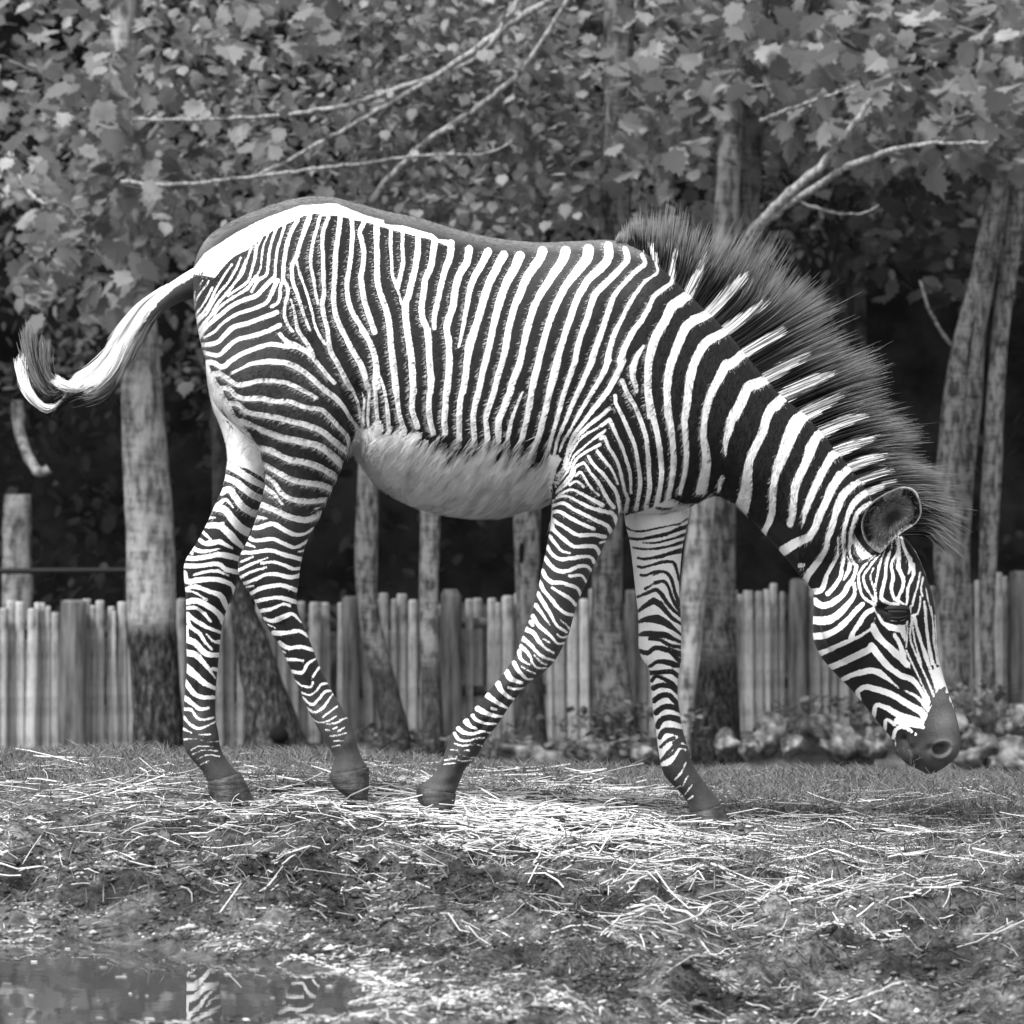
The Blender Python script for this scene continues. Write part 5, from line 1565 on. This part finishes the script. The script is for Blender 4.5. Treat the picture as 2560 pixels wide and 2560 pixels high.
branch("branch", [(1930, 30, 10.4), (2020, 50, 10.2), (2100, 90, 10), (2190, 150, 9.8), (2300, 160, 9.7)], .012, .005, M_DARKBARK, mp)
foliage("crown", np.vstack([cloud(1500, 1550, 2700, -350, 300, 9.6, 12.5, 44, seed=41), cloud(260, 1950, 2620, 230, 420, 9.8, 11.5, 12, seed=42)]), U(1760, .07, .125), U(1760, .09, .20), mp)
leaf_objects(mp, np.vstack([cloud(90, 1850, 2560, 10, 230, 9.1, 9.8, 14, seed=43), cloud(70, 1900, 2450, 200, 320, 9.3, 9.8, 10, seed=44), np.array([W(2018, 345, 9.3), W(2320, 440, 9.6), W(2380, 390, 9.6), W(2155, 380, 9.5)])]), np.concatenate([U(160, .08, .13), [.115, .12, .10, .09]]))

t8 = tree("clump_tree", None, "clump of three tall grey stems standing beyond the lowered head")
trunk("stem", [(-300, 2560, 2600), (500, 2462, 2506), (700, 2424, 2466), (850, 2380, 2425), (1000, 2353, 2413), (1200, 2338, 2392), (1400, 2335, 2386), (1600, 2352, 2394), (1750, 2362, 2402), (1860, 2356, 2410)], 11.0, M_BARK, t8, 1650, 1900, seed=18)
trunk("stem", [(-300, 2580, 2620), (500, 2490, 2525), (700, 2454, 2488), (850, 2428, 2462), (1000, 2409, 2456), (1200, 2385, 2434), (1400, 2376, 2423), (1600, 2383, 2424), (1750, 2394, 2430), (1860, 2390, 2438)], 11.3, M_BARK, t8, 1650, 1900, seed=19)
trunk("stem", [(-300, 2610, 2660), (500, 2520, 2566), (700, 2496, 2542), (850, 2476, 2521), (1000, 2464, 2512), (1200, 2452, 2503), (1400, 2449, 2491), (1600, 2449, 2486), (1750, 2456, 2490), (1860, 2446, 2500)], 11.1, M_BARK, t8, 1700, 1900, seed=20)
branch("branch", [(2300, 700, 11.2), (2330, 790, 11.1), (2370, 850, 11.0), (2400, 872, 11)], .006, .009, M_BARK, t8)
foliage("crown", np.vstack([cloud(380, 2100, 2700, 380, 760, 11.5, 14, 20, seed=51), cloud(500, 2000, 2800, -500, 350, 11.5, 15, 20, seed=52)]), U(880, .07, .12), U(880, .03, .06), t8)

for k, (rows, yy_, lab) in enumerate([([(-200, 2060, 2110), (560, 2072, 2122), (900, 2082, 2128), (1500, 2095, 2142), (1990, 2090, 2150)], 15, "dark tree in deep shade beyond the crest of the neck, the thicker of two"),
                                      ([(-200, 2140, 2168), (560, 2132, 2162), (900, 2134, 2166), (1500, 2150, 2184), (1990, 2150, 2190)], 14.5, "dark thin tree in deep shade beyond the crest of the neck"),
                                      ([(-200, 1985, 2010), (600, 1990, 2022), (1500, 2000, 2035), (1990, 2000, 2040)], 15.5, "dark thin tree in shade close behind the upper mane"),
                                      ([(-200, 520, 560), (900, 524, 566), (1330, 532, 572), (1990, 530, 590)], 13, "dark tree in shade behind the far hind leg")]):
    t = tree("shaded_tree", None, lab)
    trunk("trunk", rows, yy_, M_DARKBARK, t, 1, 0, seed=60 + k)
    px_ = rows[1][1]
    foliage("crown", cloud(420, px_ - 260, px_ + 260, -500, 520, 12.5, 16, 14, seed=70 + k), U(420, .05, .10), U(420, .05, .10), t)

# ------------------------------------------------------------------ broken birch and stump
br = tag(empty("broken_birch"), "broken birch stem with peeling white bark behind the fence rail", "tree stump")
trunk("trunk", [(1236, 14, 80), (1300, 12, 78), (1420, 8, 74), (1700, 6, 78), (1990, 0, 84)], 13.5, M_BIRCH, br, 1, 0, seed=81, wob=.14)
branch("branch", [(42, 1000, 13.3), (50, 1080, 13.3), (68, 1140, 13.2), (100, 1180, 13.1), (122, 1172, 13.1)], .028, .022, M_BIRCH, br)

stump = tag(empty("mossy_stump"), "leaning mossy tree stump with a dark hollow, seen between the hind legs", "tree stump")
trunk("trunk", [(1452, 588, 610), (1475, 580, 622), (1520, 574, 640), (1600, 580, 684), (1700, 600, 716), (1800, 612, 750), (1860, 612, 772), (1990, 590, 800)], 9.9, M_MOSS, stump, 1300, 1500, seed=82, wob=.13)
mk2, n, l, b = nodes("hollow_shadow", .95, .05); b.inputs["Base Color"].default_value = grey(.010)
P, F = sphere((0, 0, 0), 1, 16, 9, (.040, .03, .034))
mesh_np("hollow", P + np.array(W(695, 1838, 9.9 - .095)), F, mk2, stump)

# ------------------------------------------------------------------ palisade fence
mwd, n, l, b = nodes("weathered_wood", .85, .15)
tc = n.new("ShaderNodeTexCoord"); oi = n.new("ShaderNodeObjectInfo")
mp_ = n.new("ShaderNodeMapping"); mp_.inputs["Scale"].default_value = (60, 60, 3); l.new(tc.outputs["Object"], mp_.inputs[0])
g1 = noise(n, l, mp_.outputs[0], 1.0, 5, .6); g2 = noise(n, l, tc.outputs["Object"], 11, 4, .6)
s_ = math_node(n, l, 'ADD', math_node(n, l, 'MULTIPLY', g1.outputs["Fac"], .5), math_node(n, l, 'MULTIPLY', g2.outputs["Fac"], .5))
r_ = ramp(n, [(.34, .04), (.42, .22), (.52, .40), (.68, .54)]); l.new(s_, r_.inputs[0])
tv = n.new("ShaderNodeMapRange"); tv.inputs["To Min"].default_value = .72; tv.inputs["To Max"].default_value = 1.1; l.new(oi.outputs["Random"], tv.inputs["Value"])
mx_ = n.new("ShaderNodeMix"); mx_.data_type = 'RGBA'; mx_.blend_type = 'MULTIPLY'; mx_.inputs["Factor"].default_value = 1
l.new(r_.outputs[0], mx_.inputs["A"]); l.new(tv.outputs[0], mx_.inputs["B"]); l.new(mx_.outputs["Result"], b.inputs["Base Color"])
bump(n, l, b, g1.outputs["Fac"], .006, .7)
mpost, n, l, b = nodes("dark_post_wood", .9, .1)
tc = n.new("ShaderNodeTexCoord"); mp_ = n.new("ShaderNodeMapping"); mp_.inputs["Scale"].default_value = (30, 30, 3); l.new(tc.outputs["Object"], mp_.inputs[0])
g1 = noise(n, l, mp_.outputs[0], 1.0, 5, .65); r_ = ramp(n, [(.35, .03), (.5, .10), (.7, .19)]); l.new(g1.outputs["Fac"], r_.inputs[0]); l.new(r_.outputs[0], b.inputs["Base Color"])
bump(n, l, b, g1.outputs["Fac"], .008, .7)
fence = tag(empty("palisade_fence"), "weathered palisade fence of split wooden stakes running behind the animal", "fence")
def fence_y(px_): return 11.2 + 1.6 * px_ / 2560
def stake(name, x0, x1, top, mat, dy=0.0, sides=10, round_top=.0, flat=.6):
    y = fence_y((x0 + x1) / 2) + dy
    k = (CAM_D + y) / CAM_D
    r_ = (x1 - x0) / 2 / PXM * k
    base = W((x0 + x1) / 2, np.interp((x0 + x1) / 2, [0, 1000, 2000, 2560], [1935, 1905, 1850, 1820]), y); zt = W(0, top, y).z
    h = zt - base.z
    th = np.linspace(0, 2 * math.pi, sides, endpoint=False)
    lv = [(0, 1.0), (h * .33, 1.0), (h * .66, .985), (h - .012, .97), (h - .003, .90), (h + round_top * r_, .62)]
    V = []
    lean = rng.normal(0, .006)
    irr = (1 + rng.normal(0, .05, sides)) / np.maximum(np.abs(np.cos(th)), np.abs(np.sin(th))) ** .55
    irr = irr / irr.max() * 1.06
    for z0, s in lv:
        jig = rng.normal(0, r_ * .03, 2)
        V.append(np.stack([r_ * s * irr * np.cos(th) + lean * z0 / max(h, .1) + jig[0], r_ * s * irr * np.sin(th) * flat + jig[1], np.full(sides, z0)], 1))
    V = np.vstack(V + [np.array([[lean, 0, h + round_top * r_ * 1.1]])]); m = len(lv)
    i, j = np.meshgrid(np.arange(m - 1), np.arange(sides), indexing='ij')
    F = np.stack([i * sides + j, i * sides + (j + 1) % sides, (i + 1) * sides + (j + 1) % sides, (i + 1) * sides + j], -1).reshape(-1, 4)
    jj = np.arange(sides); T = np.stack([np.full(sides, m * sides), (m - 1) * sides + jj, (m - 1) * sides + (jj + 1) % sides], 1)
    o = mesh_np(name, V, [F, T], mat, fence)
    o.location = base
    return o
KNOWN = [(-8,19,1520),(15,39,1501),(37,65,1504),(61,89,1521),(80,99,1506),(97,116,1507),(110,127,1515),(125,153,1531),(200,228,1497),(223,240,1513),(235,261,1501),(261,285,1516),(285,297,1528),(294,321,1504),
 (436,464,1496),(744,768,1503),(768,803,1505),(803,831,1506),(840,866,1506),(951,979,1482),(975,992,1497),(988,1018,1484),(1018,1044,1499),(1162,1183,1497),(1181,1210,1495),(1216,1242,1495),(1236,1253,1506),(1253,1286,1489),
 (1449,1475,1497),(1842,1861,1486),(1857,1888,1476),(1887,1911,1478),(1909,1928,1473),(1926,1948,1458),(1947,1963,1479),(2485,2508,1431),(2504,2520,1441)]
POSTS = [(142,218,1500,0),(853,905,1493,.1),(1101,1162,1484,.35),(1553,1590,1475,0),(1963,2020,1449,.1),(2516,2590,1427,0)]
for x0, x1, t in KNOWN: stake("stake", x0, x1, t, mwd, rng.normal(0, .016))
for a, b_ in ((321, 436), (464, 744), (905, 951), (1044, 1101), (1286, 1449), (1475, 1553), (1590, 1842), (2020, 2485), (-130, -8), (2590, 2700)):
    x = a
    while x < b_ - 8:
        w_ = rng.uniform(20, 32)
        stake("stake", x, min(x + w_, b_ + 6), np.interp(x, [0, 1000, 2560], [1508, 1496, 1440]) + rng.normal(0, 12), mwd, rng.normal(0, .016)); x += w_ * .97
for x0, x1, t, rt in POSTS: stake("post", x0, x1, t, mpost, -.05, 16, rt, 1.0)
for row in (1590, 1760):
    P = np.array([W(-140, row, fence_y(-140) + .06), W(2700, row - 70, fence_y(2700) + .06)])
    d = P[1] - P[0]; V = []
    for e in P:
        for dy_, dz_ in ((0, -.02), (.03, -.02), (.03, .02), (0, .02)): V.append(e + np.array([0, dy_, dz_]))
    mesh_np("rail", V, np.array([[0, 1, 5, 4], [1, 2, 6, 5], [2, 3, 7, 6], [3, 0, 4, 7], [0, 3, 2, 1], [4, 5, 6, 7]]), mpost, fence, smooth=False)

mrail, n, l, b = nodes("black_rail_paint", .6, .3); b.inputs["Base Color"].default_value = grey(.008)
rl = tag(empty("dark_rail"), "thin black rail running through the trees above the fence beside the birch", "railing")
P = [np.array(W(-140, 1428, 13.0)), np.array(W(330, 1426, 13.0))]
def bar(name, p0, p1, r0, mat, parent, sides=10):
    d = (p1 - p0) / np.linalg.norm(p1 - p0); s1 = np.cross(d, [.2, .3, .9]); s1 /= np.linalg.norm(s1); s2 = np.cross(d, s1)
    th = np.linspace(0, 2 * math.pi, sides, endpoint=False)
    V = np.vstack([p + r0 * (np.cos(th)[:, None] * s1 + np.sin(th)[:, None] * s2) for p in (p0, p1)])
    F = np.array([[j, (j + 1) % sides, sides + (j + 1) % sides, sides + j] for j in range(sides)])
    return mesh_np(name, V, F, mat, parent)
bar("rail", P[0], P[1], .013, mrail, rl)
for px_ in (-40, 318):
    bar("post", np.array(W(px_, 1426, 13.02)), np.array(W(px_, 2000, 13.02)), .013, mrail, rl)

# ------------------------------------------------------------------ rocks at the fence foot
mrk, n, l, b = nodes("lichened_rock", .9, .15)
tc = n.new("ShaderNodeTexCoord"); a1 = noise(n, l, tc.outputs["Object"], 7, 7, .7); a2 = noise(n, l, tc.outputs["Object"], 24, 4, .6)
s_ = math_node(n, l, 'ADD', math_node(n, l, 'MULTIPLY', a1.outputs["Fac"], .65), math_node(n, l, 'MULTIPLY', a2.outputs["Fac"], .35))
r_ = ramp(n, [(.38, .012), (.46, .05), (.54, .13), (.64, .26)]); l.new(s_, r_.inputs[0]); l.new(r_.outputs[0], b.inputs["Base Color"])
bump(n, l, b, s_, .03, .9)
def rock(px0, px1, r0, r1, y, label, tilt=0, seed=0, group=None):
    g = np.random.default_rng(seed)
    P, F = sphere((0, 0, 0), 1, 30, 18)
    d = P / (np.linalg.norm(P, axis=1, keepdims=True) + 1e-9)
    off_ = g.uniform(0, 50, 3)
    k = 1 + .95 * vnoise(d[:, 0] + off_[0], d[:, 2] + d[:, 1] + off_[1], .7, seed) + .25 * vnoise(d[:, 0] * 1.3 + off_[2], d[:, 2] - d[:, 1], .3, seed + 1)
    for _ in range(5):                                   # split faces
        nrm_ = g.normal(size=3); nrm_ /= np.linalg.norm(nrm_); cut = g.uniform(.62, .85)
        pr = (d * k[:, None]) @ nrm_; k = np.where(pr > cut, k * cut / np.maximum(pr, 1e-6), k)
    kk = (CAM_D + y) / CAM_D
    hx, hz = (px1 - px0) / 2 / PXM * kk, (r1 - r0) / 2 / PXM * kk
    P = d * k[:, None] * np.array([hx, (hx + hz) * .5, hz * .8]) * 1.12
    c, s = math.cos(tilt), math.sin(tilt)
    P = np.stack([P[:, 0] * c + P[:, 2] * s, P[:, 1], -P[:, 0] * s + P[:, 2] * c], 1)
    o = mesh_np("rock", P, F, mrk); o.location = W((px0 + px1) / 2, (r0 + r1) / 2 + 14, y)
    return tag(o, label, "rock", group)
rock(1872, 1972, 1780, 1890, 9.6, "rounded pale boulder below the fence beside the maple's foot", .3, 1)
rock(2000, 2170, 1782, 1900, 9.5, "long tilted pale slab of rock leaning below the fence", .55, 2)
rock(1846, 1900, 1822, 1890, 9.4, "small grey stone leaning against the rounded pale boulder", .2, 3)
rock(1262, 1420, 1836, 1930, 9.0, "low mossy mound of stone behind the near foreleg", .1, 4)
rock(2480, 2600, 1740, 1830, 9.7, "broad pale boulder at the foot of the three-stemmed tree", -.1, 6)
for k, (a, b_, c, d_) in enumerate([(1785, 1850, 1805, 1890), (1955, 2010, 1815, 1890), (2150, 2230, 1810, 1900), (2200, 2290, 1790, 1880), (2400, 2480, 1800, 1890), (2440, 2560, 1830, 1920), (2330, 2420, 1760, 1850), (1460, 1540, 1830, 1910), (1570, 1640, 1840, 1905), (2380, 2460, 1850, 1920), (2500, 2590, 1870, 1930)]):
    rock(a, b_, c, d_, 9.2 + .3 * rng.random(), "dark weathered stone lying in the row along the foot of the fence", rng.normal(0, .4), 20 + k, "dark stones along the foot of the fence")

# ------------------------------------------------------------------ undergrowth and the wood behind (nobody could count its leaves)
ivy = foliage("undergrowth", np.vstack([cloud(900, 2150, 2640, 1700, 1900, 9.4, 11, 30, seed=91), cloud(500, 1400, 1760, 1760, 1880, 9.6, 10.8, 20, seed=92), cloud(450, 900, 1300, 1820, 1900, 9.6, 11, 22, seed=93), cloud(300, 1960, 2200, 1740, 1830, 10, 11, 12, seed=94)]), U(2150, .018, .05), U(2150, .03, .10), None, "oval", .1)
tag(ivy, "low tangled weeds and ivy along the foot of the fence", "undergrowth")
wood = foliage("distant_foliage", np.vstack([cloud(8200, -300, 2900, -500, 640, 13.5, 18, 150, .25, seed=95), cloud(900, -200, 640, 560, 1000, 14, 17, 30, seed=96)]), U(9100, .04, .08), U(9100, .09, .17), None, "oval")
tag(wood, "dense leafy wood closing the view behind the trees", "foliage")
NCAN = 7500
cp = np.stack([U(NCAN, -9, 9), U(NCAN, 11.2, 21), U(NCAN, 0, 1)], 1); cp[:, 2] = 3.0 + cp[:, 2] * 4.2
can = foliage("canopy", cp, U(NCAN, .22, .42), U(NCAN, .06, .12), None, "maple")  # leaves added above the frame to shade the backdrop and understorey
tag(can, "unseen leafy canopy added overhead to shade the wood behind the fence", "foliage")
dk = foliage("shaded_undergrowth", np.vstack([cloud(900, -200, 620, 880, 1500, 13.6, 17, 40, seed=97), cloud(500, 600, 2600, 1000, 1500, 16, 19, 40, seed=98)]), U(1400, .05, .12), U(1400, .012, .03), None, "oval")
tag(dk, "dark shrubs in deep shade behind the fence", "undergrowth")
